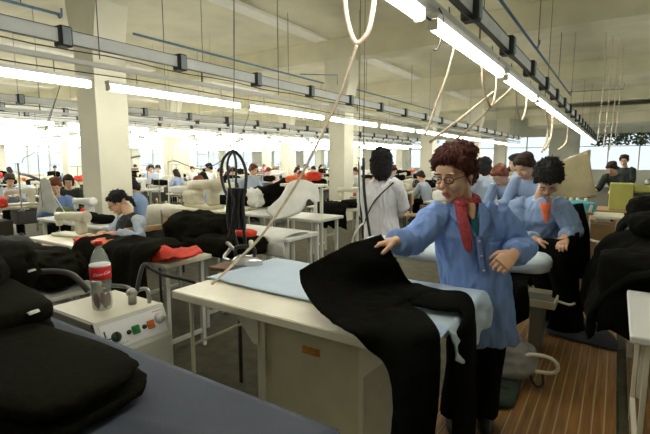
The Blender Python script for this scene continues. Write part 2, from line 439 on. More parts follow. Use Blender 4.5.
# steel-blue pipes under the ceiling
def pipe(X, Y0, Y1, hooks, label, arm=None):
    t = thing('ceiling_pipe', label, 'pipe', (X, Y0, 3.3))
    MB().bar((0, 0, 0), (0, Y1 - Y0, 0), .018, 8).build('pipe_run', pipeblue, t)
    for h in hooks:
        y = h - Y0
        MB().tube([(0, y, 0), (.03, y, -.05), (.07, y, -.05), (.09, y, .0), (.09, y, .05)], .012, 6).build('hook', pipeblue, t)
    for y in np.arange(.5, Y1 - Y0, 3.0): MB().bar((0, y, .018), (0, y, ZC - 3.3 - .001), .006, 5).build('hanging_rod', dsteel, t)
    if arm:
        for (p) in arm: MB().tube(p, .010, 6).build('side_arm', pipeblue, t)
pipe(-1.21, 4.6, 14.0, (7.6, 13.2), 'steel-blue pipe with hooks under the ceiling right of the near rail', [[(0, 8.7, 0), (1.2, 8.9, 0), (1.2, 8.9, .14)]])
pipe(-5.78, 3.9, 8.7, (), 'steel-blue pipe running from the first column towards the second', [[(0, 3.9, .06), (.5, 4.6, .10), (.5, 4.6, -.1)]])
pipe(-5.6, 9.95, 15.4, (), 'steel-blue pipe continuing beyond the second column')
pipe(-5.78, -1, 2.95, (2.9,), 'steel-blue pipe in the top left corner ending in a hook')

# ================================================================== WOODEN FLOOR MAT (right)
planks = mat('slat_wood', (.27, .125, .028), .5, var=.35, scale=3, stretch=(14, .8, 1), bump=.2, bscale=30)
plank_gap = mat('slat_gap', (.46, .36, .17), .6)
def floor_mat(x0, x1, y0, y1, label, rz=0, z=.03):
    t = thing('slatted_floor_mat', label, 'floor mat', (x0, y0, 0), rz)
    bm_ = MB(); n = int((x1 - x0) / .060); w = (x1 - x0) / n
    for i in range(n):
        k = 0; y = 0
        bm_.box((i * w + .0035, 0, .012), ((i + 1) * w - .0035, y1 - y0, z), bev=.003)
    bm_.build('slats', planks, t)
    MB().box((0.002, .01, .002), (x1 - x0 - .002, y1 - y0 - .01, z - .003)).build('pale_joint_strips', plank_gap, t)
    return t
floor_mat(-.86, .10, .9, 7.9, 'brown wooden slatted floor mat under the woman with the red scarf')
floor_mat(.16, 1.12, .9, 6.4, 'second wooden slatted mat along the right edge beside the pale gap', 0)

# ================================================================== CUTTING TABLE, bottom left
TZ = .80
t = thing('cutting_table', 'long cutting table under a blue-grey cloth in the bottom left corner', 'table', (-2.4, .4, 0))
MB().box((-1.75, -.62, TZ - .045), (1.80, .555, TZ - .005), bev=.004).build('table_top', woodtop, t)
for sx in (-1.65, 1.65):
    for sy in (-.52, .42): MB().box((sx - .03, sy - .03, 0), (sx + .03, sy + .03, TZ - .046), bev=.004).build('leg', cream, t)
vs = []; fs = []; xs = list(np.linspace(-4.28, -.46, 110)); ys = list(np.linspace(-.30, 1.07, 60))
for x in xs:
    for y in ys:
        ex = max(0, x + .585, -4.16 - x); ey = max(0, y - .972, -.235 - y); e = math.hypot(ex, ey)
        z = TZ + .003; dx = dy = 0
        cre = .006 * max(0, 1 - abs((y - .30 * x - 1.02) / .02)) + .006 * max(0, 1 - abs((y - .25 * x - .78 + .03 * math.sin(x * 4)) / .025)) + .003 * noise.noise(V((x * 3, y * 5, 0)))
        if e > 0:
            s = e; z -= max(0, s - .01) * 4.0; z = max(z, TZ - .32)
            k = min(1, .018 / e) if e > .018 else 1
            px = x - ex * (1 - k) * (1 if x > -2 else -1); py = y - ey * (1 - k) * (1 if y > 0 else -1)
            px += .012 * math.sin(y * 30) * (s * 5 if ex > 0 else 0)
            if ey > 0: py += .010 * math.sin(x * 14) * s * 6
            vs.append((px, py, z))
        else: vs.append((x, y, z + max(0, cre)))
ny = len(ys)
for i in range(len(xs) - 1):
    for j in range(ny - 1): fs.append([i * ny + j, (i + 1) * ny + j, (i + 1) * ny + j + 1, i * ny + j + 1])
m_ = MB(); m_.add(vs, fs, True)
o = solo(m_, 'table_cloth', greycloth, 'blue-grey cloth covering the cutting table in the bottom left corner', 'cloth')

# garments heaped on it
def garment(c, r, seed, label, name='folded_trousers', rz=0, m=None, amp=.10, freq=5, pw=.5, cat='garment', group=None, slump=0, nu=56, nv=26):
    return solo(heap(c, r, seed, amp, freq, rz, nu, nv, pw=pw, slump=slump), name, m or blackcloth2, label, cat, group)
def layered(c, L, W, hs, seed, labels, rz=0, m=None, tilt=0):
    z = c[2]
    for i, (h, lb) in enumerate(zip(hs, labels)):
        random.seed(seed + i)
        garment((c[0] + random.uniform(-.02, .02), c[1] + random.uniform(-.015, .015), z), (L / 2 * random.uniform(.95, 1.02), W / 2 * random.uniform(.95, 1.03), h / 2), seed + i, lb, rz=rz + random.uniform(-.04, .04), m=m, amp=.05, freq=6, pw=.42)
        z += h * .93
ZC0 = TZ + .008
layered((-1.83, .57, ZC0), 1.32, .42, (.062, .062), 11, ('lower layer of the black trousers nearest the camera on the blue-grey cloth', 'upper layer of the black trousers nearest the camera on the blue-grey cloth'), rz=.12)
layered((-2.42, .70, ZC0 + .0), 1.15, .42, (.10, .09), 21, ('black trousers under the middle fold of the left heap', 'black trousers forming the middle hump of the left heap'), rz=-.05)
garment((-3.12, .78, ZC0), (.62, .28, .15), 31, 'broad black garment mound beside the steam generator on the cutting table', rz=.1, amp=.14)
garment((-2.70, .74, ZC0 + .16), (.42, .22, .07), 33, 'black garment lying across the heap below the white tag', rz=-.3, amp=.12)
garment((-3.30, .70, ZC0 + .27), (.50, .26, .08), 35, 'topmost black garment at the left edge of the picture', rz=.2, amp=.14)
for i, (x, y, z, s, lb) in enumerate(((31, 272, 1.10, .02, 'white care tag, left one on the upper black garments'), (45, 275, 1.09, .018, 'white care tag next to the left one on the upper black garments'), (33, 314, 1.04, .02, 'white care tag poking out of the black heap beside the steam generator'))):
    dg_ = bpy.context.evaluated_depsgraph_get(); dg_.update(); hit = scn.ray_cast(dg_, V((0, 0, EYE)), (atz(x, y, z) - V((0, 0, EYE))).normalized())
    p = hit[1] + V((0, 0, .004)) if hit[0] else atz(x, y, z)
    solo(sheet([[p + V((-s, -s, 0)), p + V((0, -s, .006)), p + V((s, -s, 0))], [p + V((-s, s, .004)), p + V((0, s, .01)), p + V((s * .8, s, .004))]], 3, 3, .003), 'care_tag', whitecloth, lb, 'tag')

# ================================================================== STEAM GENERATOR and bottle
SX0, SX1, SY0, SY1, SZ = -2.55, -2.08, 1.11, 1.51, .75
t = thing('steam_generator', 'cream steam generator box with control panel behind the cutting table', 'steam generator', ((SX0 + SX1) / 2, (SY0 + SY1) / 2, 0))
cx, cy = (SX0 + SX1) / 2, (SY0 + SY1) / 2; hx, hy = (SX1 - SX0) / 2, (SY1 - SY0) / 2
MB().prism([(-hy, .05), (-hy, SZ - .01), (-hy + .01, SZ), (hy - .01, SZ), (hy, SZ - .01), (hy, .05)], -hx, hx - .02, Matrix(((0, 0, 1, 0), (1, 0, 0, 0), (0, 1, 0, 0), (0, 0, 0, 1)))).build('housing', cream_l, t)
# front side (+X) with sloping panel
pn = MB(); pn.prism([(0, .05), (.075, .05), (.075, SZ - .17), (.0, SZ - .003), (-.02, SZ - .003), (-.02, .05)], -hy, hy, Matrix(((1, 0, 0, hx - .019), (0, 0, -1, 0), (0, 1, 0, 0), (0, 0, 0, 1)))); pn.build('front_cover', greyw, t)
sl = V((.075, 0, -.167)).normalized(); nrm = V((.167, 0, .075)).normalized(); o0 = V((hx - .019, 0, SZ - .003))
def onp(u, v, h=0): return o0 + V((0, u, 0)) + sl * v + nrm * h     # u along Y, v down the slope
def pbox(u0, u1, v0, v1, h0, h1, bev=.001):
    M = Matrix(((0, sl.x, nrm.x, o0.x), (1, 0, 0, 0), (0, sl.z, nrm.z, o0.z), (0, 0, 0, 1)))
    return MB().box((u0, v0, h0), (u1, v1, h1), M, bev)
panelw = mat('panel_white', (.86, .88, .88), .4)
blk = mat('black_plastic', (.02, .02, .02), .4); grn = mat('green_switch', (.03, .22, .06), .35); org = mat('orange_switch', (.75, .20, .05), .35)
PM = Matrix(((0, sl.x, nrm.x, o0.x), (1, 0, 0, 0), (0, sl.z, nrm.z, o0.z), (0, 0, 0, 1)))
pl = pbox(-hy + .02, hy - .02, .02, .155, .001, .004).build('control_panel', panelw, t)
pbox(-.165, -.158, .05, .14, .0045, .007).build('panel_mark', blk, pl)
pbox(-.158, -.135, .092, .098, .0045, .007).build('panel_mark', blk, pl)
MB().lathe([(.026, .0045), (.024, .016), (.012, .02)], 20, PM @ Matrix.Translation((-.11, .095, 0))).build('rotary_knob', mat('dark_green_knob', (.02, .07, .03), .4), pl)
pbox(-.115, -.105, .07, .12, .0165, .026).build('knob_grip', blk, pl)
for u, m_, nme in ((.0, grn, 'green_switch'), (.09, org, 'orange_switch')):
    q = pbox(u - .022, u + .022, .07, .115, .0045, .014, .004).build(nme, m_, pl)
    MB().lathe([(.012, .0045), (.011, .014)], 14, PM @ Matrix.Translation((u - .04, .093, 0))).build('switch_lamp', blk, pl)
    pbox(u - .012, u + .012, .082, .103, .0145, .018, .003).build('switch_rocker', m_, q)
g_ = MB().lathe([(.030, .0045), (.030, .012), (.027, .0145)], 24, PM @ Matrix.Translation((.15, .075, 0))).build('pressure_gauge', mat('gauge_grey', (.55, .58, .58), .3), pl)
MB().lathe([(.022, .015), (.022, .016)], 24, PM @ Matrix.Translation((.15, .075, 0))).build('gauge_face', panelw, pl)
for k in range(5): pbox(-.11 + k * .012, -.105 + k * .012, .135, .139, .0045, .0055, 0).build('panel_mark', blk, pl)
pbox(.12, .175, .03, .034, .0045, .0055, 0).build('panel_mark', org, pl)
# fittings on top
MB().lathe([(.030, SZ + .001), (.030, SZ + .10), (.02, SZ + .115)], 14, Matrix.Translation((-.13, .02, 0))).build('valve_post', steel, t)
MB().lathe([(.022, SZ + .001), (.022, SZ + .05), (.03, SZ + .055), (.03, SZ + .075), (.012, SZ + .09)], 14, Matrix.Translation((.10, .09, 0))).build('filler_cap', steel, t)
MB().tube(curve([(.08, .12, SZ + .06), (.13, .14, SZ + .08), (.16, .15, SZ + .07), (.165, .152, SZ + .001)]), .011, 8).build('pipe_bend', steel, t)
MB().tube(curve([(-.13, .02, SZ + .09), (-.02, .13, SZ + .07), (.10, .09, SZ + .06)]), .012, 8).build('top_pipe', dsteel, t)
for x in (-hx + .04, hx - .04):
    for y in (-hy + .04, hy - .04): MB().lathe([(.02, 0), (.025, .05)], 10, Matrix.Translation((x, y, 0))).build('foot', blk, t)
hose = mat('grey_hose', (.10, .10, .09), .5)
def cable(name, pts, r, m, label, cat='cable', k=8, group=None):
    return solo(MB().tube(curve(pts, k), r, 8), name, m, label, cat, group)
cable('steam_hose', [V((-2.37, 1.24, .84)), V((-2.47, 1.2, .93)), V((-2.62, 1.1, .94)), V((-2.78, .98, .88))], .016, hose, 'grey steam hose running left from the steam generator into the black heap', 'hose')
cable('steam_hose', [V((-2.20, 1.42, .82)), V((-2.22, 1.48, .95)), atz(150, 268, .93), atz(165, 275, .88), atz(196, 283, .80), V((-1.86, 1.6, .79)), V((-1.8, 1.75, .785))], .012, blk, 'black steam hose arching right from the steam generator to the pressing table', 'hose')

# bottle
clear = mat('clear_plastic', (.55, .62, .55), .08, alpha=.32, spec=.8)
labelred = mat('label_red', (.70, .01, .015), .45); capred = mat('cap_red', (.72, .03, .02), .4); lw = mat('label_white', (.92, .92, .92), .5)
bx_, by_ = -2.27, 1.26
t = thing('drink_bottle', 'clear plastic drink bottle with red label and red cap on the steam generator', 'bottle', (bx_, by_, SZ + .001))
t.scale = (1.12, 1.12, 1.12)
prof = [(.001, .008), (.03, 0), (.042, .006), (.046, .03), (.044, .07), (.041, .10), (.045, .125), (.046, .16), (.046, .21), (.044, .225), (.034, .262), (.02, .292), (.014, .302), (.0135, .315)]
MB().lathe(prof, 28).build('bottle_body', clear, t)
lb_ = MB().lathe([(.0455, .152), (.0472, .154), (.0472, .212), (.0455, .214)], 36).build('bottle_label', labelred, t)
MB().lathe([(.0455, .2145), (.0472, .216), (.0472, .222), (.0450, .224)], 36).build('label_band', lw, t)
MB().lathe([(.0135, .3152), (.017, .3152), (.017, .333), (.015, .335)], 20).build('cap', capred, t)
for k in range(5):
    a = 2 * PI * k / 5; MB().ell((.028 * math.cos(a), .028 * math.sin(a), .045), (.012, .012, .035)).build('base_rib', mat('cola_dark', (.13, .02, .015), .2), t)  # dark red ribs around the bottle base
def text_mesh(s, size, extrude=.0005, shear=.0):
    c = bpy.data.curves.new('txt', 'FONT'); c.body = s; c.size = size; c.extrude = extrude; c.shear = shear; c.align_x = 'CENTER'; c.align_y = 'CENTER'; c.resolution_u = 3
    o = bpy.data.objects.new('txt', c); col.objects.link(o); dg = bpy.context.evaluated_depsgraph_get(); dg.update()
    me = bpy.data.meshes.new_from_object(o.evaluated_get(dg)); bpy.data.objects.remove(o); bpy.data.curves.remove(c); return me
me = text_mesh('Coca-Cola', .020, .0004, .35)
fa = math.atan2(-1.225, 2.315)
for v in me.vertices:
    a = fa + .1 + v.co.x / .0476; z = .182 + v.co.y + v.co.x * .12; r = .0476 + v.co.z
    v.co = (r * math.cos(a), r * math.sin(a), z)
link('label_lettering', me, lw, t)

# ================================================================== PRESSING TABLE
PZ = .85
PX0, PX1, PY0, PY1 = -1.97, -.55, 1.475, 2.37
t = thing('pressing_table', 'cream pressing table on a cabinet base in the middle foreground', 'table', ((PX0 + PX1) / 2, (PY0 + PY1) / 2, 0))
cx, cy = (PX0 + PX1) / 2, (PY0 + PY1) / 2
def L_(x, y, z): return V((x - cx, y - cy, z))
MB().box(L_(PX0, PY0, PZ - .045), L_(PX1, PY1, PZ), bev=.006).build('table_top', woodtop, t)
cA = at(266, 390, 1.62); cB = at(363, 390, 1.62)
cab = MB().box(L_(cA.x, 1.62, .04), L_(cB.x, 2.02, PZ - .046), bev=.006).build('base_cabinet', cream, t)
MB().box(L_(cA.x - .035, 1.60, 0), L_(cA.x + .015, 1.615, PZ - .046)).build('corner_post', cream_l, t)
MB().box(L_(cB.x - .012, 1.60, 0), L_(cB.x + .010, 1.615, PZ - .046)).build('corner_post', cream_l, t)
MB().box(L_(cB.x + .0005, 1.63, .05), L_(cB.x + .006, 2.01, PZ - .06), bev=.002).build('side_panel', greyw, t)
for x, s in ((cA.x - .02, -1), (cB.x, 1)):
    MB().prism([(0, 0), (0, -.18), (.02, -.18), (s * .20 if s > 0 else -.20, -.002)] if s > 0 else [(0, 0), (-.20, 0), (-.03, -.18), (0, -.18)], -.012, .012, Matrix.Translation(L_(x, 1.60, PZ - .047)) @ Matrix.Rotation(PI / 2, 4, 'X')).build('bracket', cream_l, t)
a = at(303, 345, 1.62); b = at(320, 357, 1.62)
pt_ = MB().box(L_(a.x, 1.614, b.z), L_(b.x, 1.6195, a.z)).build('type_plate', mat('orange_plate', (.55, .22, .04), .5, var=.3, scale=60), t)
for x, y in ((PX0 + .05, PY0 + .09), (PX0 + .05, PY1 - .08), (PX1 - .06, PY1 - .1)):
    MB().bar(L_(x, y, 0), L_(x, y, PZ - .046), .011).build('leg', cream_l, t)
MB().bar(L_(PX0 + .05, PY0 + .09, .52), L_(PX0 + .05, PY1 - .08, .52), .009).build('stretcher', cream_l, t)
cast = MB()
MB().lathe([(.03, 0), (.035, .04)], 12, Matrix.Translation(L_(cB.x - .05, 1.70, 0))).build('foot', blk, t)
# ice blue padding over it
def padrow(y, wob=0, front=False):
    z = PZ + .010
    r = [V((-1.99, y + .02, z)), V((-1.7, y, z + .004)), V((-1.3, y - .01, z + .002)), V((-.9, y, z + .004)), V((-.6, y + .01, z + .002)), V((-.535, y + .01, z - .002)), V((-.512 + wob, y + .01, z - .05)), V((-.50 - wob, y + .02, z - .09)), V((-.505 + wob, y + .02, z - .13 - abs(wob) * 2))]
    return r
o = solo(sheet([padrow(1.72), padrow(1.80, .02), padrow(1.9, -.015), padrow(2.02, .018), padrow(2.14, -.012), padrow(2.26, .015), padrow(2.35, 0)], 5, 5, .012, .006, 5, 3), 'padding_cloth', iceblue, 'pale blue padding cloth spread over the cream pressing table', 'cloth')
# frilled cloth corner hanging at front right of the table
fr = []
for i, x in enumerate(np.linspace(-.615, -.52, 9)):
    w = .016 * (-1) ** i
    fr.append([V((x, 1.72, PZ + .025)), V((x + .005, 1.60 + w * .3, PZ + .028)), V((x + .01, 1.47, PZ + .02)), V((x + .012, 1.455 + w * .5, PZ - .04)), V((x + .008, 1.452 + w, PZ - .12 - .04 * (i > 4))), V((x + .02, 1.452 + w * 1.2, PZ - .17 - .10 * (i > 5)))])
solo(sheet(fr, 4, 4, .006, .003, 9, 4), 'frilled_cloth', mat('frilled_blue', (.42, .55, .74), .85, var=.12, scale=30, stretch=(4, 1, 1)), 'crumpled light blue cloth corner hanging at the front right of the pressing table', 'cloth')

# iron with its rest, behind the left end
p0 = atz(247, 262, PZ + .03)
tb = thing('iron_rest_board', 'brown board carrying the steam iron behind the pressing table', 'board', (p0.x, p0.y + .02, 0))
MB().box((-.24, -.11, PZ - .03), (.20, .14, PZ - .005), Matrix.Rotation(.2, 4, 'Z'), .004).build('board', mat('brown_board', (.16, .075, .03), .6, var=.2), tb)
MB().bar((-.1, 0, 0), (-.1, 0, PZ - .031), .014).build('post', dsteel, tb); MB().bar((.1, .06, 0), (.1, .06, PZ - .031), .014).build('post', dsteel, tb)
t = thing('steam_iron', 'silver steam iron standing behind the pressing table', 'iron', (p0.x, p0.y, PZ - .004), .5)
sole = [(-.11, -.05), (-.05, -.058), (.03, -.05), (.08, -.028), (.115, 0), (.08, .028), (.03, .05), (-.05, .058), (-.11, .05)]
MB().prism(sole, 0, .012).build('soleplate', steel, t)
b_ = MB(); b_.sections([((0, 0, .0125), (.105, 0, 0), (0, .052, 0)), ((0, 0, .045), (.10, 0, 0), (0, .048, 0)), ((-.012, 0, .07), (.07, 0, 0), (0, .032, 0)), ((-.015, 0, .078), (.05, 0, 0), (0, .02, 0))]); b_.build('iron_body', mat('silver_shell', (.7, .71, .7), .25, metal=.6), t)
MB().tube(curve([(-.07, 0, .07), (-.075, 0, .125), (0, 0, .14), (.05, 0, .125), (.05, 0, .07)]), .013, 8).build('iron_handle', blk, t)
MB().lathe([(.015, .14), (.016, .175), (.008, .182)], 12, Matrix.Translation((.03, 0, 0))).build('knob', cream_l, t)
MB().tube(curve([(-.075, 0, .11), (-.13, .0, .16), (-.12, .05, .12), (-.16, .02, .06), (-.11, -.03, .05)]), .012, 8).build('valve_tube', steel, t)

# thick black hoses hanging in loops above it
hk = at(232, 150, 2.45); loops = thing('hanging_hose_bundle', 'thick black hoses hanging in long loops above the steam iron', 'hose', (hk.x, hk.y, hk.z))
def lp(pxs, r, dy=0, Y=2.45): return MB().tube(curve([at(x, y, Y + dy) - hk for x, y in pxs], 8), r, 8)
lp([(233, 150), (224, 158), (221, 172), (224, 188), (229, 200), (232, 215), (234, 232), (238, 247)], .012).build('hose_loop', blk, loops)
lp([(233, 150), (241, 158), (246, 172), (245, 190), (242, 205), (243, 222), (245, 240), (247, 252)], .012, .03).build('hose_loop', blk, loops)
lp([(233, 151), (228, 160), (228, 175), (231, 192), (234, 203), (233, 215), (231, 228), (228, 238)], .009, -.04).build('hose_loop', blk, loops)
lp([(233, 151), (236, 162), (236, 178), (236, 192), (237, 204), (239, 215), (240, 225)], .009, .05).build('hose_loop', blk, loops)
lp([(233, 152), (233, 120), (234, 80), (234, 20), (234, -40), (234, -85)], .004).build('hanging_wire', dsteel, loops)
for k_, (xa, xb, r_) in enumerate(((229, 228, .018), (234, 233, .022), (239, 238, .020), (243, 243, .014))): lp([(xa + 1, 188), (xa, 198), (xb, 210), (xb + 1, 222), (xa + 1, 230)], r_, .012 * (k_ - 1.5)).build('hose_strand', blk, loops)
# khaki feeding tube from the ceiling loop down to the table
cable('feed_tube', [atz(212, 284, PZ + .03), at(240, 258, 1.85), at(262, 235, 1.95), at(285, 202, 2.05), at(303, 172, 2.1), at(325, 128, 2.15), at(340, 95, 2.15), at(357, 45, 2.15)], .008, ropem, 'long khaki tube slanting from the hanging loop down to the pressing table', 'tube')
q = at(357, 45, 2.15)
cable('hanging_loop', [at(344, -30, 2.15), at(345, 0, 2.15), at(348, 22, 2.15), at(354, 40, 2.15), at(360, 42, 2.16), at(368, 32, 2.17), at(372, 15, 2.18), at(374, 0, 2.18), at(376, -30, 2.18), at(374, -60, 2.18), at(360, -70, 2.16), at(346, -60, 2.15), at(344, -30, 2.15)], .013, peachm, 'peach coloured hose loop hanging from above at the top centre', 'hose')

# ================================================================== PEOPLE
hair_red = mat('hair_auburn', (.075, .013, .006), .8, var=.35, scale=60, stretch=(1, 1, .3), bump=.4, bscale=120)
hair_black = mat('hair_black', (.006, .005, .0045), .8, var=.3, scale=60, bump=.3, bscale=120)
hair_brown = mat('hair_brown', (.03, .012, .006), .8, var=.3, scale=60, bump=.3, bscale=120)
hair_copper = mat('hair_copper', (.17, .04, .015), .55, var=.3, scale=60, bump=.3, bscale=120)
smock = mat('smock_blue', (.22, .35, .70), .9, var=.08, scale=14, stretch=(3, 3, 1), bump=.12, bscale=150, spec=.2)
smock_l = mat('smock_pale_blue', (.30, .42, .66), .9, var=.05, scale=14, bump=.12, bscale=150)
coatw = mat('coat_white', (.84, .83, .86), .8, var=.04, scale=12, bump=.1)
greyblue = mat('shirt_grey_blue', (.42, .50, .60), .8, var=.05, scale=12)
vestm = mat('vest_black_green', (.018, .028, .024), .8, var=.2, scale=20)
lips_m = mat('lips', (.42, .10, .08), .45); eye_m = mat('eye_dark', (.03, .02, .015), .3); eyew = mat('eye_white', (.7, .68, .62), .3)
scarfm = mat('scarf_red', (.42, .055, .065), .8, var=.3, scale=35, stretch=(3, 3, 1), bump=.3, bscale=90)
teal = mat('shirt_teal', (.01, .12, .15), .8, var=.1)
trous = mat('trousers_black', (.005, .005, .006), .9, bump=.15, bscale=200, spec=.06)
shoe = mat('shoe_black', (.012, .012, .012), .4)

def hand(mb, W, d, pn, ts, curl=.5, s=1.0, spread=.0):
    """W wrist, d finger direction, pn palm-facing normal, ts thumb-side direction"""
    d = V(d).normalized(); pn = V(pn); pn = (pn - d * pn.dot(d)).normalized(); sd = d.cross(pn).normalized()
    if sd.dot(V(ts)) < 0: sd = -sd
    W = V(W)
    mb.sections([(W - d * .02, sd * .024 * s, pn * .018 * s), (W + d * .02 * s, sd * .030 * s, pn * .017 * s), (W + d * .06 * s, sd * .041 * s, pn * .016 * s), (W + d * .09 * s, sd * .040 * s, pn * .012 * s)], 14, sq=2.6)
    for off, ln, cc in ((.031, .066, 1.0), (.0105, .077, 1.0), (-.0105, .071, 1.05), (-.031, .055, 1.15)):
        p = W + d * .078 * s + sd * off * s * (1 + spread); pts = [p - d * .02 * s, p]; ang = curl * .45 * cc; dd = d
        for seg in (.45, .32, .23):
            dd = d * math.cos(ang) + pn * math.sin(ang) + sd * off * spread * 6
            pts.append(pts[-1] + dd.normalized() * ln * seg * s * 1.08); ang += curl * .85 * cc
        mb.tube(pts, [.0092 * s, .0090 * s, .0085 * s, .0080 * s, .0068 * s], 8)
    b = W + d * .022 * s + sd * .026 * s; t1 = b + (d * .62 + sd * .65 + pn * .30).normalized() * .036 * s; t2 = t1 + (d * .85 + sd * .15 + pn * (.25 + .4 * curl)).normalized() * .034 * s
    mb.tube([b - d * .01, b, t1, t2, t2 + (t2 - t1) * .4], [.013 * s, .0145 * s, .011 * s, .0098 * s, .007 * s], 8)

def head_prims(mb, M, s, fine=True):
    def e(c, r): mb.ell((0, 0, 0), (r[0] * s, r[1] * s, r[2] * s), M @ Matrix.Translation(V(c) * s), 16, 10)
    e((0, .012, .032), (.074, .094, .086)); e((0, -.028, -.02), (.060, .062, .088)); e((0, -.035, -.072), (.049, .050, .042)); e((0, -.070, -.096), (.026, .022, .019))
    e((0, -.075, .045), (.05, .02, .03))
    for sg in (-1, 1):
        e((sg * .040, -.066, -.032), (.024, .024, .027)); e((sg * .029, -.083, .030), (.025, .012, .009)); e((sg * .077, .006, -.006), (.010, .017, .029))
        e((sg * .011, -.101, -.034), (.008, .009, .007)); e((sg * .030, -.079, .010), (.013, .012, .010))
    mb.tube([M @ (V((0, -.088, .024)) * s), M @ (V((0, -.098, .004)) * s), M @ (V((0, -.112, -.022)) * s), M @ (V((0, -.112, -.031)) * s)], [.007 * s, .0085 * s, .0115 * s, .010 * s], 8)
    e((0, -.084, -.066), (.026, .016, .020))

def hair_prims(style, s, M, seed=0):
    mb = MB()
    def e(c, r): mb.ell((0, 0, 0), (r[0] * s, r[1] * s, r[2] * s), M @ Matrix.Translation(V(c) * s), 16, 10)
    e((0, .028, .058), (.088, .098, .082))
    if style == 'short':
        e((0, -.050, .098), (.066, .046, .034)); e((0, .07, .0), (.074, .050, .082)); e((0, .0, .10), (.078, .082, .052)); e((0, .04, .09), (.092, .085, .06))
        for sg in (-1, 1): e((sg * .072, .010, .045), (.026, .050, .052)); e((sg * .066, -.038, .070), (.022, .030, .036)); e((sg * .074, .030, -.01), (.018, .028, .03))
    elif style == 'bob':
        e((0, .05, -.03), (.088, .070, .11)); e((0, .06, -.10), (.082, .055, .07)); e((0, -.05, .095), (.062, .035, .028))
        for sg in (-1, 1): e((sg * .075, .02, -.02), (.026, .055, .10))
    elif style == 'tied':
        e((0, .03, .062), (.084, .096, .074)); e((0, .088, .02), (.032, .035, .035)); e((0, -.045, .092), (.058, .035, .026)); mb.tube([M @ (V((0, .09, .02)) * s), M @ (V((0, .13, -.03)) * s), M @ (V((0, .12, -.12)) * s)], [.025 * s, .028 * s, .01 * s], 10)
        for sg in (-1, 1): e((sg * .066, .02, .03), (.020, .05, .045))
    return mb
def rotm(front, up_tilt=0, roll=0):
    """matrix for a head whose local -Y looks along front (pitch in front.z)"""
    f = V(front).normalized(); y = -f; x = y.cross(V((0, 0, 1))).normalized() * 1.0
    # left of the person is local +X : left x up = front
    z = V((0, 0, 1)); x = z.cross(f).normalized(); x = x if True else x
    zz = x.cross(y).normalized()
    M = Matrix(((x.x, y.x, zz.x), (x.y, y.y, zz.y), (x.z, y.z, zz.z))).to_4x4()
    return M @ Matrix.Rotation(roll, 4, 'Y')

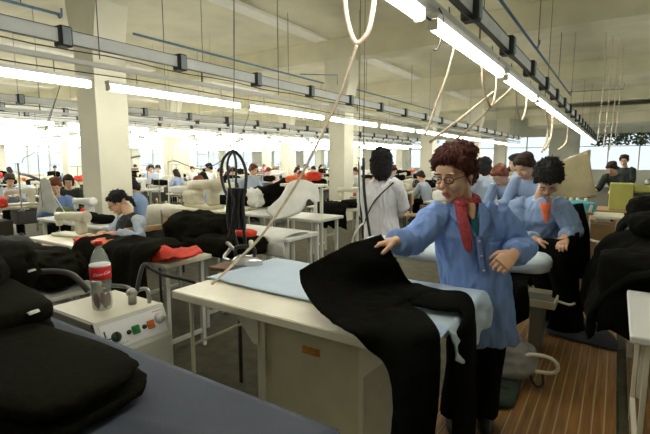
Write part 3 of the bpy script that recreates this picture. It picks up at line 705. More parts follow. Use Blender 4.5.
def person(base, label, J, look, front, hair='short', hairm=None, coat=None, hem=None, sleeve=1.0, s=1.0, fine=False, stout=1.0, hands=None, glasses=False, legs=True, trm=None, group=None, headscale=1.0, seed=0, vest=None, undershirt=None, coatname='smock', long_sleeve=1.0, extra=None, skirt_flare=1.0, shoes=True):
    B = V(base); t = thing('person', label, 'person', B, 0, group)
    j = {k: V(v) - B for k, v in J.items()}
    P, N, SL, SR = j['pelvis'], j['neck'], j['shL'], j['shR']
    side = (SL - SR).normalized(); up = (N - P).normalized(); fr = V(front).normalized()
    hs_side = V((0, 0, 1)).cross(fr).normalized()      # person's left
    C = P.lerp(N, .68); Wt = P.lerp(N, .33)
    fup = lambda sd: sd.cross(up).normalized()
    def fdir(sd):
        d = sd.cross(up).normalized(); return d if d.dot(fr) > 0 else -d
    sd_p = hs_side
    k = s * stout
    # ---- body
    b = MB()
    b.sections([(P - up * .10 * s, sd_p * .13 * k, fdir(sd_p) * .09 * k), (P, sd_p * .165 * k, fdir(sd_p) * .112 * k), (Wt, sd_p.lerp(side, .5) * .135 * k, fdir(side) * .10 * k), (C, side * .155 * k, fdir(side) * .115 * k), (N - up * .06 * s, side * .15 * k, fdir(side) * .075 * k), (N - up * .01 * s, side * .07 * k, fdir(side) * .055 * k)], 20)
    HM = Matrix.Translation(j['head']) @ rotm(look); hsz = s * headscale
    skull = j['head'] - (HM.to_3x3() @ V((0, -.02, .06))) * hsz
    b.tube([N - up * .05 * s, N, j['head'].lerp(N, .45) + (HM.to_3x3() @ V((0, .02, 0))) * hsz, j['head'] + (HM.to_3x3() @ V((0, .015, -.02))) * hsz], [.065 * s, .056 * s, .050 * s, .05 * s], 12)
    head_prims(b, HM, hsz)
    for S in ('L', 'R'):
        b.tube([j['sh' + S].lerp(N, .3), j['sh' + S], j['sh' + S].lerp(j['el' + S], .5), j['el' + S], j['el' + S].lerp(j['wr' + S], .35), j['wr' + S]], [.05 * k, .055 * k, .046 * k, .038 * k, .038 * k, .025 * s], 12)
        h = (hands or {}).get(S)
        fd = (j['wr' + S] - j['el' + S]).normalized()
        if h: hand(b, j['wr' + S], h[0], h[1], h[2], h[3], s * (1.12 if fine else 1))
        else: hand(b, j['wr' + S], fd + V((0, 0, -.15)), V((0, 0, -1)) + fr * -.1, (-side if S == 'L' else side), .6, s)
        if legs:
            b.tube([P + sd_p * (.075 if S == 'L' else -.075) * k, P.lerp(j['kn' + S], .3) + sd_p * (.05 if S == 'L' else -.05) * k, j['kn' + S], j['kn' + S].lerp(j['an' + S], .3), j['an' + S]], [.09 * k, .085 * k, .056 * k, .054 * k, .034 * s], 12)
            b.sections([(j['an' + S] + V((0, 0, -.0)), sd_p * .034, fr * .04), (j['an' + S] + fr * .02 + V((0, 0, -.045 * s)), sd_p * .038, fr * .07)], 10)
    body = link('body', remesh(b, .0045 if fine else .011, 2 if fine else 1), skin if fine else skin2, t)
    # ---- face features
    def fe(name, m, lst, n=12):
        q = MB()
        for c, r in lst: q.ell((0, 0, 0), tuple(x * hsz for x in r), HM @ Matrix.Translation(V(c) * hsz), n, 8)
        return q.build(name, m, t)
    fe('lips', lips_m, [((0, -.099, -.0595), (.021, .007, .0042)), ((0, -.098, -.067), (.018, .007, .0048))])
    for sg in (-1, 1):
        fe('eye', eyew, [((sg * .030, -.0885, .005), (.0120, .007, .0035))]); 
        fe('pupil', eye_m, [((sg * .030 , -.0932, .0045), (.0050, .0035, .0035))])
        fe('eyebrow', hairm, [((sg * .031, -.0945, .031), (.019, .004, .0030))])
    # ---- hair
    hb = hair_prims(hair, hsz, HM, seed)
    hc = j['head']
    def hd(c):
        q = (HM.inverted() @ c); w = V((q.x * 50, q.y * 50, q.z * 18)) if fine else V((q.x * 40, q.y * 40, q.z * 20))
        return .006 * noise.noise(w + V((seed, 0, 0))) + .006 * noise.noise(q * 22)
    link('hair', remesh(hb, .006 if fine else .011, 1, hd), hairm or hair_black, t)
    if fine:
        ho = [c for c in t.children if c.name.startswith('hair')][0]; rr = random.Random(seed); vs_ = ho.data.vertices; S_ = MB(); ctr = HM @ (V((0, .03, .12)) * hsz)
        R3 = HM.to_3x3(); up_ = (R3 @ V((0, 0, 1)))
        for _ in range(900 if hair != 'tied' else 300):
            v = vs_[rr.randrange(len(vs_))]; p = v.co.copy(); nn = v.normal.copy(); q = HM.inverted() @ p
            if q.y < -.075 * hsz and q.z < .06 * hsz: continue
            fl = (p - ctr); fl -= nn * fl.dot(nn); fl = fl.normalized() if fl.length > 1e-5 else V((0, 0, -1))
            fl = (fl + V((rr.uniform(-1, 1), rr.uniform(-1, 1), rr.uniform(-1, 1))) * (.16 if hair_red is hairm else .45 if hair != 'tied' else .15) + nn * (.06 if hair_red is hairm else .3 if hair == 'short' else .08)).normalized(); Ls = rr.uniform(.018, .034)
            S_.tube([p - nn * .004, p + fl * Ls * .5 + nn * .003, p + fl * Ls + nn * .0], [.0042, .0034, .0005], 4)
        k0 = len(vs_); V_ = [tuple(v.co) for v in vs_] + [tuple(v) for v in S_.v]; F_ = [list(p.vertices) for p in ho.data.polygons] + [[i + k0 for i in f] for f in S_.f]
        m2_ = bpy.data.meshes.new('hair'); m2_.from_pydata(V_, [], F_); m2_.polygons.foreach_set('use_smooth', [True] * len(F_)); m2_.materials.append(hairm or hair_black); ho.data = m2_
    # ---- trousers
    if legs:
        q = MB()
        q.sections([(P - up * .13 * s, sd_p * .14 * k, fdir(sd_p) * .10 * k), (P, sd_p * .18 * k, fdir(sd_p) * .125 * k), (P + up * .10, sd_p * .15 * k, fdir(sd_p) * .115 * k)], 16)
        for S in ('L', 'R'):
            a = j['an' + S]
            q.tube([P + sd_p * (.08 if S == 'L' else -.08) * k, P.lerp(j['kn' + S], .3) + sd_p * (.05 if S == 'L' else -.05) * k, j['kn' + S], j['kn' + S].lerp(a, .5), a + (a - j['kn' + S]).normalized() * .03], [.105 * k, .10 * k, .080 * k, .078 * k, .078 * k], 14)
        link('trousers', remesh(q, .012 if fine else .02, 2, lambda c: .006 * noise.noise(V((c.x * 12, c.y * 12, c.z * 6)))), trm or trous, t)
        if shoes:
            for S in ('L', 'R'):
                a = j['an' + S]; g = MB(); z0 = 0 - B.z
                base_ = V((a.x, a.y, max(a.z - .08, z0)))
                g.sections([(base_ - fr * .01 + V((0, 0, .002)), sd_p * .042, fr * .085), (base_ + fr * .04 + V((0, 0, .002)), sd_p * .045, fr * .11), (base_ + fr * .04 + V((0, 0, .04)), sd_p * .042, fr * .10), (base_ + V((0, 0, .075)), sd_p * .036, fr * .05)], 16)
                g.build('shoe', shoe, t)
    # ---- coat
    if coat:
        q = MB(); e = .022 * s
        q.sections([(P, sd_p * (.17 * k + e), fdir(sd_p) * (.125 * k + e)), (Wt, sd_p.lerp(side, .5) * (.158 * k + e), fdir(side) * (.115 * k + e)), (C, side * (.168 * k + e), fdir(side) * (.125 * k + e)), (N - up * .075 * s, side * (.158 * k + e), fdir(side) * (.085 * k + e)), (N - up * .03 * s, side * (.10 * k + e), fdir(side) * (.060 * k + e * .5)), (N - up * .005 * s, side * .072 * k, fdir(side) * .060 * k)], 24)
        if hem is not None:
            hz = V(hem) - B; m1 = P.lerp(hz, .5)
            q.sections([(P + up * .03, sd_p * (.168 * k + e), fdir(sd_p) * (.122 * k + e)), (m1, sd_p * (.182 * k + e) * skirt_flare, fr * (.135 * k + e) * skirt_flare), (hz, sd_p * (.19 * k + e) * skirt_flare, fr * (.14 * k + e) * skirt_flare)], 24)
        for S in ('L', 'R'):
            a, el, w = j['sh' + S], j['el' + S], j['wr' + S]; we = el.lerp(w, .93 * long_sleeve)
            q.tube([a.lerp(N, .35), a, a.lerp(el, .5), el, el.lerp(we, .5), we], [.062 * k * sleeve, .072 * k * sleeve, .066 * k * sleeve, .062 * k * sleeve, .057 * k * sleeve, .050 * k * sleeve], 14)
        def cd(c):
            w = V((c.x * 15, c.y * 15, c.z * 4.5)) if fine else V((c.x * 11, c.y * 11, c.z * 5)); return (.019 if fine else .007) * s * (noise.noise(w) + 1.0 * (.4 - abs(noise.noise(w * 1.6 + V((seed, 3, 3))))))
        cb = link(coatname, remesh(q, .009 if fine else .017, 2, cd), coat, t)
        if vest:
            q = MB(); e = .034 * s
            q.sections([(P - up * .02, sd_p * (.17 * k + e), fdir(sd_p) * (.125 * k + e)), (Wt, sd_p.lerp(side, .5) * (.158 * k + e), fdir(side) * (.115 * k + e)), (C, side * (.17 * k + e), fdir(side) * (.13 * k + e)), (N - up * .06 * s, side * (.14 * k + e), fdir(side) * (.085 * k + e)), (N - up * .0 * s, side * (.06 * k + e), fdir(side) * (.060 * k + e * .5))], 24)
            link('vest', remesh(q, .014, 2, cd), vest, t)
    if glasses:
        q = MB()
        for sg in (-1, 1):
            c = V((sg * .031, -.106, .006)); w, h = .024, .0155
            ring = [c + V((math.copysign(abs(math.cos(a)) ** .7, math.cos(a)) * w, abs(math.cos(a)) * .004, math.copysign(abs(math.sin(a)) ** .7, math.sin(a)) * h)) for a in np.linspace(0, 2 * PI, 21)]
            q.tube([HM @ (p * hsz) for p in ring], .0016 * hsz + (.0006 if fine else .001), 6)
            q.tube([HM @ (V(p) * hsz) for p in ((sg * .055, -.104, .010), (sg * .072, -.07, .010), (sg * .080, .0, .006))], .0018 * hsz, 5)
        q.tube([HM @ (V(p) * hsz) for p in ((-.008, -.108, .010), (0, -.112, .012), (.008, -.108, .010))], .0016 * hsz, 5)
        q.build('glasses', mat('glasses_frame', (.03, .02, .02), .3), t)
    return t, j, HM, side, fdir(side), up

# ---------------------------------------------------------------- main woman
camh = V((-FW.x, -FW.y, 0)).normalized()
def fdirc(deg, z=0):
    """horizontal direction: 0 = towards the camera, positive = towards image left"""
    a = R(deg); v = camh * math.cos(a) - RT * math.sin(a); return V((v.x, v.y, z))
J = dict(pelvis=at(478, 300, 2.52), neck=at(463, 203, 2.47), head=at(455, 174.5, 2.40), shL=at(495, 218, 2.54), shR=at(436, 218, 2.36),
         elL=at(523, 250, 2.60), wrL=at(514, 254, 2.34), elR=at(412, 243, 2.18), wrR=at(395, 241, 1.98),
         knL=at(488, 362, 2.50), knR=at(462, 362, 2.42))
J['anL'] = V((at(484, 410, 2.52).x, 2.52, .11)); J['anR'] = V((at(457, 410, 2.42).x - .02, 2.42, .11))
base = V((J['pelvis'].x, J['pelvis'].y, .03))
wm, j, HM, sd, fd, upv = person(base, 'woman with short auburn hair, glasses, blue smock and red scarf at the pressing table', J, fdirc(48, -.30), fdirc(12), 'short', hair_red, smock, hem=at(483, 338, 2.52), sleeve=1.16, fine=True, stout=1.04, headscale=1.15, glasses=True,
    hands={'L': (fdirc(62, -.5), V((0, 0, -.8)) - camh, fdirc(0, .8), 1.35), 'R': (-RT * 1 + V((0, -.3, -.1)), V((0, 0, -1)), V((0, -1, 0.2)), .75)}, seed=4, undershirt=teal, skirt_flare=.86)
# smock opening: undershirt, collar, button line, pocket
def chest(u, v, h):
    """point on the smock's front: u across (person's left +), v metres down from the neck, h out"""
    Nn = j['neck'];return Nn - upv * v + sd * u + fd * h
tsh = sheet([[chest(-.052, -.005, .066), chest(0, -.0, .080), chest(.052, -.005, .066)], [chest(-.034, .05, .105), chest(0, .055, .116), chest(.034, .05, .105)], [chest(-.02, .11, .142), chest(0, .115, .147), chest(.02, .11, .142)], [chest(-.004, .165, .158), chest(0, .17, .158), chest(.004, .165, .158)]], 4, 4, .012)
tsh.build('undershirt', teal, wm)
skv = sheet([[chest(-.045, -.02, .068), chest(0, -.02, .086), chest(.045, -.02, .068)], [chest(-.028, .03, .108), chest(0, .035, .122), chest(.028, .03, .108)], [chest(-.005, .075, .128), chest(0, .08, .134), chest(.005, .075, .128)]], 4, 4, .010)
skv.build('neckline_skin', skin, wm)
for sg in (-1, 1):
    cl = sheet([[chest(sg * .085, -.02, .02), chest(sg * .105, .01, .05), chest(sg * .115, .04, .075)], [chest(sg * .058, .0, .085), chest(sg * .08, .05, .112), chest(sg * .098, .085, .118)], [chest(sg * .030, .08, .142), chest(sg * .050, .105, .148), chest(sg * .066, .115, .146)], [chest(sg * .006, .165, .168), chest(sg * .012, .170, .170), chest(sg * .018, .172, .170)]], 4, 4, .009)
    cl.build('collar', smock, wm)
wm_front = sheet([[chest(-.012, .165, .166), chest(.014, .165, .166)], [chest(-.014, .25, .166), chest(.016, .25, .166)], [chest(-.014, .36, .170), chest(.018, .36, .170)]], 4, 3, .007).build('button_placket', smock, wm)
for v_ in (.19, .27, .35):
    mbb = MB(); mbb.ell(chest(.002, v_, .176), (.007, .007, .007)); mbb.build('button', mat('button_pearl', (.6, .62, .7), .3), wm)
sheet([[chest(.06, .20, .158), chest(.13, .20, .128)], [chest(.06, .27, .163), chest(.13, .27, .132)], [chest(.065, .31, .165), chest(.125, .31, .134)]], 3, 3, .006).build('chest_pocket', smock, wm)
# scarf
sc_ = MB(); ring = []
for a in np.linspace(0, 2 * PI, 17)[:-1]:
    ring.append(j['neck'] + upv * (.022 - .022 * math.cos(a)) + sd * .070 * math.sin(a) + fd * (.066 * math.cos(a) + .008))
cc_ = curve(ring, 3, True); cc_.append(cc_[0])
sc_.tube(cc_, [.026 + .005 * math.sin(i * 1.9) for i in range(len(cc_))], 12, flat=1.0)
for a in np.linspace(.3, 2 * PI - .3, 12):
    pass
scf = link('scarf', remesh(sc_, .006, 1, lambda c: .005 * noise.noise(V((c.x * 30, c.y * 30, c.z * 70)))), scarfm, wm)
tail = sheet([[chest(-.075, -.02, .085), chest(-.045, -.03, .108), chest(-.015, -.02, .112)], [chest(-.085, .04, .130), chest(-.060, .04, .150), chest(-.03, .04, .150)], [chest(-.090, .12, .165), chest(-.065, .12, .182), chest(-.036, .12, .178)], [chest(-.084, .19, .170), chest(-.064, .20, .186), chest(-.042, .185, .182)], [chest(-.070, .235, .172), chest(-.06, .25, .178), chest(-.052, .23, .178)]], 5, 5, .014, .006, 14, 2)
tail.build('scarf_end', scarfm, wm)
MB().ell(chest(-.04, -.005, .115), (.034, .030, .030)).build('scarf_knot', scarfm, wm)
q = MB(); q.ell((0, 0, 0), (.004, .004, .007), HM @ Matrix.Translation((.088, .006, -.045))); q.build('earring', mat('gold', (.7, .5, .15), .25, metal=1), wm)

# ---------------------------------------------------------------- trousers she holds
a_ = lambda x, y, Y: at(x, y, Y)
body_rows = [
 [a_(299, 271, 1.62), a_(325, 256, 1.72), a_(352, 243, 1.82), a_(381, 234, 1.93)],
 [a_(302, 288, 1.58), a_(335, 275, 1.70), a_(366, 262, 1.80), a_(398, 262, 1.95)],
 [atz(318, 312, PZ + .06), atz(345, 300, PZ + .08), atz(378, 288, PZ + .09), atz(412, 283, PZ + .07)],
 [atz(348, 333, PZ + .03), atz(370, 322, PZ + .06), atz(398, 304, PZ + .07), atz(436, 293, PZ + .05)]]
g1 = sheet(body_rows, 7, 7, .022, .014, 7, 5)
e_ = V((0, 0, 0))
leg1 = [
 [atz(330, 322, PZ + .04), atz(352, 312, PZ + .06), atz(376, 304, PZ + .06), atz(396, 298, PZ + .05)],
 [atz(352, 335, PZ + .045), atz(376, 326, PZ + .055), atz(398, 316, PZ + .06), atz(420, 310, PZ + .05)],
 [a_(372, 352, 1.45), a_(394, 342, 1.44), a_(416, 332, 1.44), a_(437, 327, 1.45)],
 [a_(388, 368, 1.43), a_(404, 362, 1.41), a_(424, 354, 1.41), a_(441, 350, 1.43)],
 [a_(394, 400, 1.43), a_(408, 400, 1.40), a_(424, 400, 1.40), a_(439, 400, 1.42)],
 [a_(391, 440, 1.43), a_(404, 440, 1.40), a_(420, 440, 1.40), a_(434, 440, 1.42)],
 [a_(388, 480, 1.43), a_(402, 480, 1.41), a_(416, 480, 1.41), a_(430, 480, 1.42)]]
g2 = sheet(leg1, 6, 7, .024, .010, 7, 8)
leg2 = [
 [atz(396, 300, PZ + .05), atz(405, 292, PZ + .06), atz(412, 283, PZ + .05)],
 [atz(436, 310, PZ + .045), atz(440, 303, PZ + .055), atz(440, 291, PZ + .045)],
 [atz(462, 313, PZ + .04), atz(466, 306, PZ + .045), atz(466, 296, PZ + .04)],
 [a_(456, 335, 1.76), a_(470, 330, 1.86), a_(474, 322, 2.0)],
 [a_(448, 370, 1.80), a_(464, 370, 1.86), a_(474, 365, 1.98)],
 [a_(452, 410, 1.82), a_(464, 410, 1.88), a_(475, 405, 1.98)],
 [a_(452, 440, 1.84), a_(464, 440, 1.90), a_(474, 438, 1.98)]]
g3 = sheet(leg2, 6, 6, .024, .008, 7, 9)
allg = MB(); allg.add(g1.v, g1.f, True); allg.add(g2.v, g2.f, True); allg.add(g3.v, g3.f, True)
solo(remesh(allg, .007, 3), 'black_trousers', blackcloth, 'black trousers the woman with the red scarf spreads over the pressing table', 'trousers')

# ================================================================== FURNITURE AND MACHINES
machm = mat('machine_cream', (.68, .66, .52), .4, var=.05, scale=10)
machw = mat('machine_white', (.78, .79, .76), .4)
thread_cols = [mat('thread_white', (.8, .8, .78), .8), mat('thread_cream', (.7, .66, .5), .8), mat('thread_black', (.02, .02, .02), .8)]
def make_table(label, loc, w, d, h=.78, rz=0, top=None, legm=None, name='work_table', tt=.035, group=None, cat='table', lw_=.018):
    t = thing(name, label, cat, loc, rz, group)
    MB().box((-w/2, -d/2, h - tt), (w/2, d/2, h), bev=.006).build('table_top', top or woodtop, t)
    for sx in (-1, 1):
        for sy in (-1, 1):
            MB().box((sx * (w/2 - .07) - lw_, sy * (d/2 - .06) - lw_, 0), (sx * (w/2 - .07) + lw_, sy * (d/2 - .06) + lw_, h - tt - .001), bev=.003).build('leg', legm or greyw, t)
        MB().box((sx * (w/2 - .07) - .012, -d/2 + .08, .12), (sx * (w/2 - .07) + .012, d/2 - .08, .15)).build('stretcher', legm or greyw, t)
    return t
def make_machine(label, loc, rz=0, m=None, s=1.0, group=None):
    t = thing('sewing_machine', label, 'sewing machine', loc, rz, group); m = m or machm
    MB().box((-.24 * s, -.09 * s, .001), (.24 * s, .09 * s, .035 * s), bev=.008).build('machine_bed', m, t)
    MB().box((.12 * s, -.055 * s, .0355 * s), (.22 * s, .055 * s, .20 * s), bev=.02).build('machine_pillar', m, t)
    MB().sections([((-.23 * s, 0, .225 * s), (0, .042 * s, 0), (0, 0, .045 * s)), ((-.1 * s, 0, .235 * s), (0, .045 * s, 0), (0, 0, .042 * s)), ((.12 * s, 0, .235 * s), (0, .055 * s, 0), (0, 0, .055 * s)), ((.235 * s, 0, .235 * s), (0, .058 * s, 0), (0, 0, .062 * s))], 16, sq=3.5).build('machine_arm', m, t)
    MB().box((-.235 * s, -.03 * s, .11 * s), (-.18 * s, .03 * s, .185 * s), bev=.008).build('needle_head', m, t)
    MB().bar((-.208 * s, 0, .04 * s), (-.208 * s, 0, .11 * s), .006 * s, 6).build('needle_bar', steel, t)
    MB().lathe([(.02 * s, 0), (.065 * s, .002), (.07 * s, .015), (.065 * s, .03), (.02 * s, .032)], 20, Matrix.Translation((.24 * s, 0, .235 * s)) @ Matrix.Rotation(PI / 2, 4, 'Y')).build('hand_wheel', m, t)
    return t
def make_stand(label, loc, rz=0, h=.62, group=None):
    t = thing('thread_stand', label, 'thread stand', loc, rz, group)
    MB().lathe([(.03, .001), (.03, .015), (.009, .02), (.008, h)], 8).bar((-.17, 0, h), (.17, 0, h), .006, 6).bar((-.16, 0, .12), (.16, 0, .12), .006, 6).build('stand_pole', dsteel, t)
    for i, x in enumerate((-.14, .0, .14)):
        MB().lathe([(.040, .128), (.036, .14), (.016, .26), (.010, .265)], 12, Matrix.Translation((x, .02 if i == 1 else 0, 0))).build('thread_cone', thread_cols[i], t)
    return t
def make_chair(label, loc, rz=0, group=None, m=None):
    t = thing('work_chair', label, 'chair', loc, rz, group); m = m or wood
    MB().box((-.20, -.20, .43), (.20, .20, .46), bev=.01).build('seat', m, t)
    MB().box((-.20, .19, .62), (.20, .215, .88), bev=.01).build('backrest', m, t)
    for sx in (-1, 1):
        MB().bar((sx * .17, -.17, 0), (sx * .17, -.17, .43), .014).build('leg', dsteel, t)
        MB().tube([(sx * .17, .19, 0), (sx * .17, .18, .43), (sx * .17, .185, .86)], .014, 8).build('leg', dsteel, t)
    return t
def seatedJ(lean=.12, z=.50):
    return dict(pelvis=(0, 0, z), neck=(0, -lean, z + .50), head=(0, -lean - .07, z + .64), shL=(.165, -lean, z + .44), shR=(-.165, -lean, z + .44),
                elL=(.22, -lean - .12, z + .20), elR=(-.22, -lean - .12, z + .20), wrL=(.10, -lean - .34, z + .33), wrR=(-.10, -lean - .34, z + .33),
                knL=(.10, -.42, z + .02), knR=(-.10, -.42, z + .02), anL=(.10, -.40, .10), anR=(-.10, -.40, .10))

# ---------------------------------------------------------------- left middle ground
make_table('sewing table with pale top where the woman in the dark vest sits', (-3.82, 2.24, 0), 2.15, .46, .78)
mp = at(72, 237, 2.28)
make_machine('cream sewing machine in front of the woman in the dark vest', (mp.x, 2.28, .781), .15, machm, .88)
J = dict(pelvis=at(136, 262, 2.75), neck=at(129, 214, 2.70), head=at(118.5, 203, 2.66), shL=at(139, 221, 2.62), shR=at(122, 219, 2.86), elL=at(141, 238, 2.50), wrL=at(117, 233, 2.40), elR=at(112, 232, 2.70), wrR=at(103, 232, 2.48),
         knL=at(112, 268, 2.62), knR=at(108, 262, 2.85))
J['anL'] = V((J['knL'].x, 2.72, .1)); J['anR'] = V((J['knR'].x, 2.92, .1))
J['knL'].z = .50; J['knR'].z = .50; J['pelvis'].z = .50
person(V((J['pelvis'].x, J['pelvis'].y, 0)), 'seated woman with tied dark hair, glasses, dark vest and pale blue sleeves, sewing', J, fdirc(78, -.65), fdirc(75), 'tied', hair_black, greyblue, sleeve=.85, fine=True, stout=.90, glasses=True, vest=vestm, coatname='shirt', headscale=.98, seed=2, s=.97)
make_chair('wooden chair under the woman in the dark vest', (J['pelvis'].x + .03, J['pelvis'].y - .02, 0), -PI / 2 - .15)
# red and black garments over the table
solo(sheet([[at(150, 262, 2.0), at(168, 258, 2.0), at(185, 257, 2.0), at(203, 253, 2.06)], [at(146, 250, 2.08), at(165, 246, 2.1), at(182, 250, 2.12), at(200, 248, 2.16)], [at(140, 246, 2.3), at(160, 246, 2.35), at(180, 246, 2.35), at(195, 246, 2.4)]], 6, 6, .02, .03, 9, 1), 'red_garment', red, 'red cloth on the right end of the sewing table above the black trousers', 'garment')
solo(heap(V((at(108, 236, 2.25).x, 2.12, .782)), (.20, .10, .035), 5, .25, 9), 'red_garment', red, 'small red garment in the hands of the woman in the dark vest', 'garment')
solo(heap(V((at(128, 236, 2.2).x, 2.10, .80)), (.30, .10, .035), 7, .25, 8), 'red_garment', orange, 'orange-red cloth beside the hands of the woman in the dark vest', 'garment')
def over_edge(x0, x1, Yin, Yedge, z, drop, label, m=None, seed=0, cat='garment', name='black_garment', amp=.03, lift=.03, thick=.035, bulge=.05):
    rows = []
    n = 7
    for i in range(n):
        x = x0 + (x1 - x0) * i / (n - 1); w = .018 * (-1) ** i; dr = drop * (1 - .22 * abs(math.sin(i * 1.7 + seed)))
        rows.append([V((x, Yin, z + lift + thick / 2)), V((x + .01, (Yin + Yedge) / 2, z + lift + thick / 2 + .02)), V((x, Yedge + .02, z + lift + thick / 2)), V((x, Yedge - bulge + w, z - .04)), V((x + w, Yedge - bulge - .01 + w, z - dr * .5)), V((x + w, Yedge - bulge + w, z - dr))])
    return solo(sheet(rows, 5, 5, thick, amp, 6, seed), name, m or blackcloth2, label, cat)
over_edge(-3.95, -3.0, 2.28, 2.0, .80, .42, 'black trousers hanging over the front of the sewing table beside the drink bottle', seed=3)
over_edge(-3.45, -2.84, 2.30, 1.95, .84, .60, 'black garment falling from the table edge below the red cloth', seed=6)
garment((-3.95, 1.62, .58), (.62, .22, .13), 44, 'wide black garment heap behind the steam generator at the left', amp=.2, pw=.6, m=blackcloth2)
make_table('low trolley holding the black heap behind the cutting table', (-3.95, 1.62, 0), 1.3, .5, .575, top=greyw, name='trolley')
garment((-4.85, 1.85, .0), (.22, .20, .41), 47, 'dark grey padded bundle standing at the left edge below the white table', name='padded_bundle', m=mat('dark_grey_cloth', (.05, .055, .055), .9, var=.1, scale=10), amp=.08, pw=.7, cat='bundle')

# white draped table, big black mound and things around it
q1 = atz(256, 246, .85); q2 = atz(303, 237, .85)
make_table('white-topped table behind the steam iron', (-2.85, 3.25, 0), .95, .5, .86, top=whitecloth)
over_edge(-3.12, -2.42, 3.4, 3.0, .862, .20, 'white cloth hanging over the front of the table behind the steam iron', m=whitecloth, name='white_cloth', cat='cloth', amp=.004, lift=0, thick=.012, bulge=.012)
make_table('wooden table buried under the large black mound', (-3.6, 2.95, 0), 1.15, .62, .70, top=wood)
garment((at(203, 230, 2.92).x, 2.92, .702), (.36, .29, .175), 51, 'large dark mound of garments in the left middle of the hall', amp=.22, pw=.95, freq=4)
garment((-3.75, 2.85, .702), (.48, .24, .06), 52, 'low black garments below the cream chair cover, left of the mound', amp=.2)
garment((-2.98, 2.80, .702), (.36, .22, .085), 53, 'low black garments right of the large dark mound, near the iron', amp=.2)
solo(heap(atz(246, 233, .93) + V((0, 0, -.03)), (.10, .06, .03), 8, .2), 'red_garment', red, 'small red-orange garment lying right of the large dark mound', 'garment')
wp = at(165, 214, 3.75)
c_ = make_chair('wooden chair with a cream cover over its back', (wp.x, 3.70, 0), .2)
solo(sheet([[at(144, 225, 3.9), at(160, 226, 3.92), at(180, 222, 3.95)], [at(146, 214, 3.84), at(163, 212, 3.85), at(183, 212, 3.9)], [at(147, 206, 3.86), at(163, 205, 3.9), at(183, 206, 3.93)], [at(150, 206, 4.0), at(165, 205, 4.05), at(181, 207, 4.05)], [at(150, 214, 4.03), at(165, 214, 4.06), at(180, 216, 4.06)]], 5, 5, .02, .02, 6, 3), 'chair_cover', mat('cover_cream', (.78, .76, .66), .6, var=.06, bump=.2), 'cream plastic-like cover draped over the wooden chair back', 'cover')
# cream machine with round hand wheel
mp = at(205, 208, 4.1)
make_table('table carrying the cream machine with the round hand wheel', (mp.x, 4.15, 0), 1.0, .55, .90)
make_machine('bulky cream machine with a round hand wheel beyond the dark mound', (mp.x - .05, 4.12, .901), -.15, mat('machine_beige', (.62, .58, .42), .45, var=.1), 1.35)
garment((mp.x - .22, 4.1, .93), (.13, .09, .10), 58, 'beige cloth draped over the cream machine with the hand wheel', name='beige_cloth', m=creamcloth, cat='cloth', amp=.2)
# sloping black row of garments and white cloth
J_ = [at(212, 199, 4.9), at(240, 192, 4.9), at(268, 186, 4.9), at(289, 178, 4.9)]
solo(sheet([[p + V((0, 0, -.30)) for p in J_], [p + V((0, -.06, -.05)) for p in J_], J_, [p + V((0, .1, -.02)) for p in J_], [p + V((0, .14, -.28)) for p in J_]], 6, 7, .05, .05, 7, 12), 'black_garment', blackcloth, 'long black garments laid in a rising slope behind the hanging hoses', 'garment')
make_table('table under the sloping black garments', (at(250, 200, 5.0).x, 5.0, 0), 1.3, .5, .86)
garment((at(257, 195, 4.7).x, 4.66, .88), (.10, .07, .12), 62, 'white ruffled cloth bundle beside the sloping black garments', name='white_bundle', m=whitecloth, cat='cloth', amp=.35, freq=14)
W = [[at(265, 211, 4.1), at(270, 215, 4.08), at(276, 220, 4.05)], [at(280, 197, 4.2), at(290, 204, 4.15), at(299, 213, 4.1)], [at(290, 182, 4.35), at(301, 190, 4.3), at(308, 199, 4.2)], [at(303, 180, 4.45), at(310, 187, 4.4), at(314, 202, 4.3)], [at(312, 182, 4.5), at(318, 188, 4.48), at(320, 201, 4.4)]]
solo(sheet(W, 6, 6, .02, .012, 6, 9), 'white_cloth', whitecloth, 'large white cloth sloping down towards the left beside the mid column', 'cloth')
tp = at(283, 214, 4.35)
make_table('table with grey top under the sloping white cloth', (tp.x, 4.45, 0), 1.35, .55, .86, top=greyw)
for i, (x, y, m_, lb, r) in enumerate(((293, 179, orange, 'orange garment on top of the sloping white cloth', .09), (304, 178, orange, 'second orange garment above the white cloth, in the middle', .08), (314, 176, red, 'red garment above the right end of the white cloth', .08))):
    p = at(x, y, 4.75); solo(heap(p + V((0, 0, -.06)), (r, .07, .055), i + 3, .25, 10), 'bright_garment', m_, lb, 'garment')
make_table('high shelf table holding the orange and red garments', (at(303, 190, 4.78).x, 4.80, 0), .62, .26, at(303, 184, 4.75).z - .0, top=woodtop)
# mid table with black garments
make_table('cream-edged work table with thin legs left of the woman in white', (-3.72, 6.1, 0), .98, .5, .80)
over_edge(-4.05, -3.45, 6.25, 5.85, .80, .35, 'black garments draped over the work table left of the woman in white', seed=9, m=blackcloth)
garment((-3.45, 6.15, .802), (.22, .16, .06), 66, 'flat black garments on the right end of the thin-legged work table')
make_machine('cream sewing machine behind the black garments left of the woman in white', (-4.0, 6.9, .781), .3, machm)
make_table('sewing table behind the work table left of the woman in white', (-4.0, 6.95, 0), 1.1, .5)

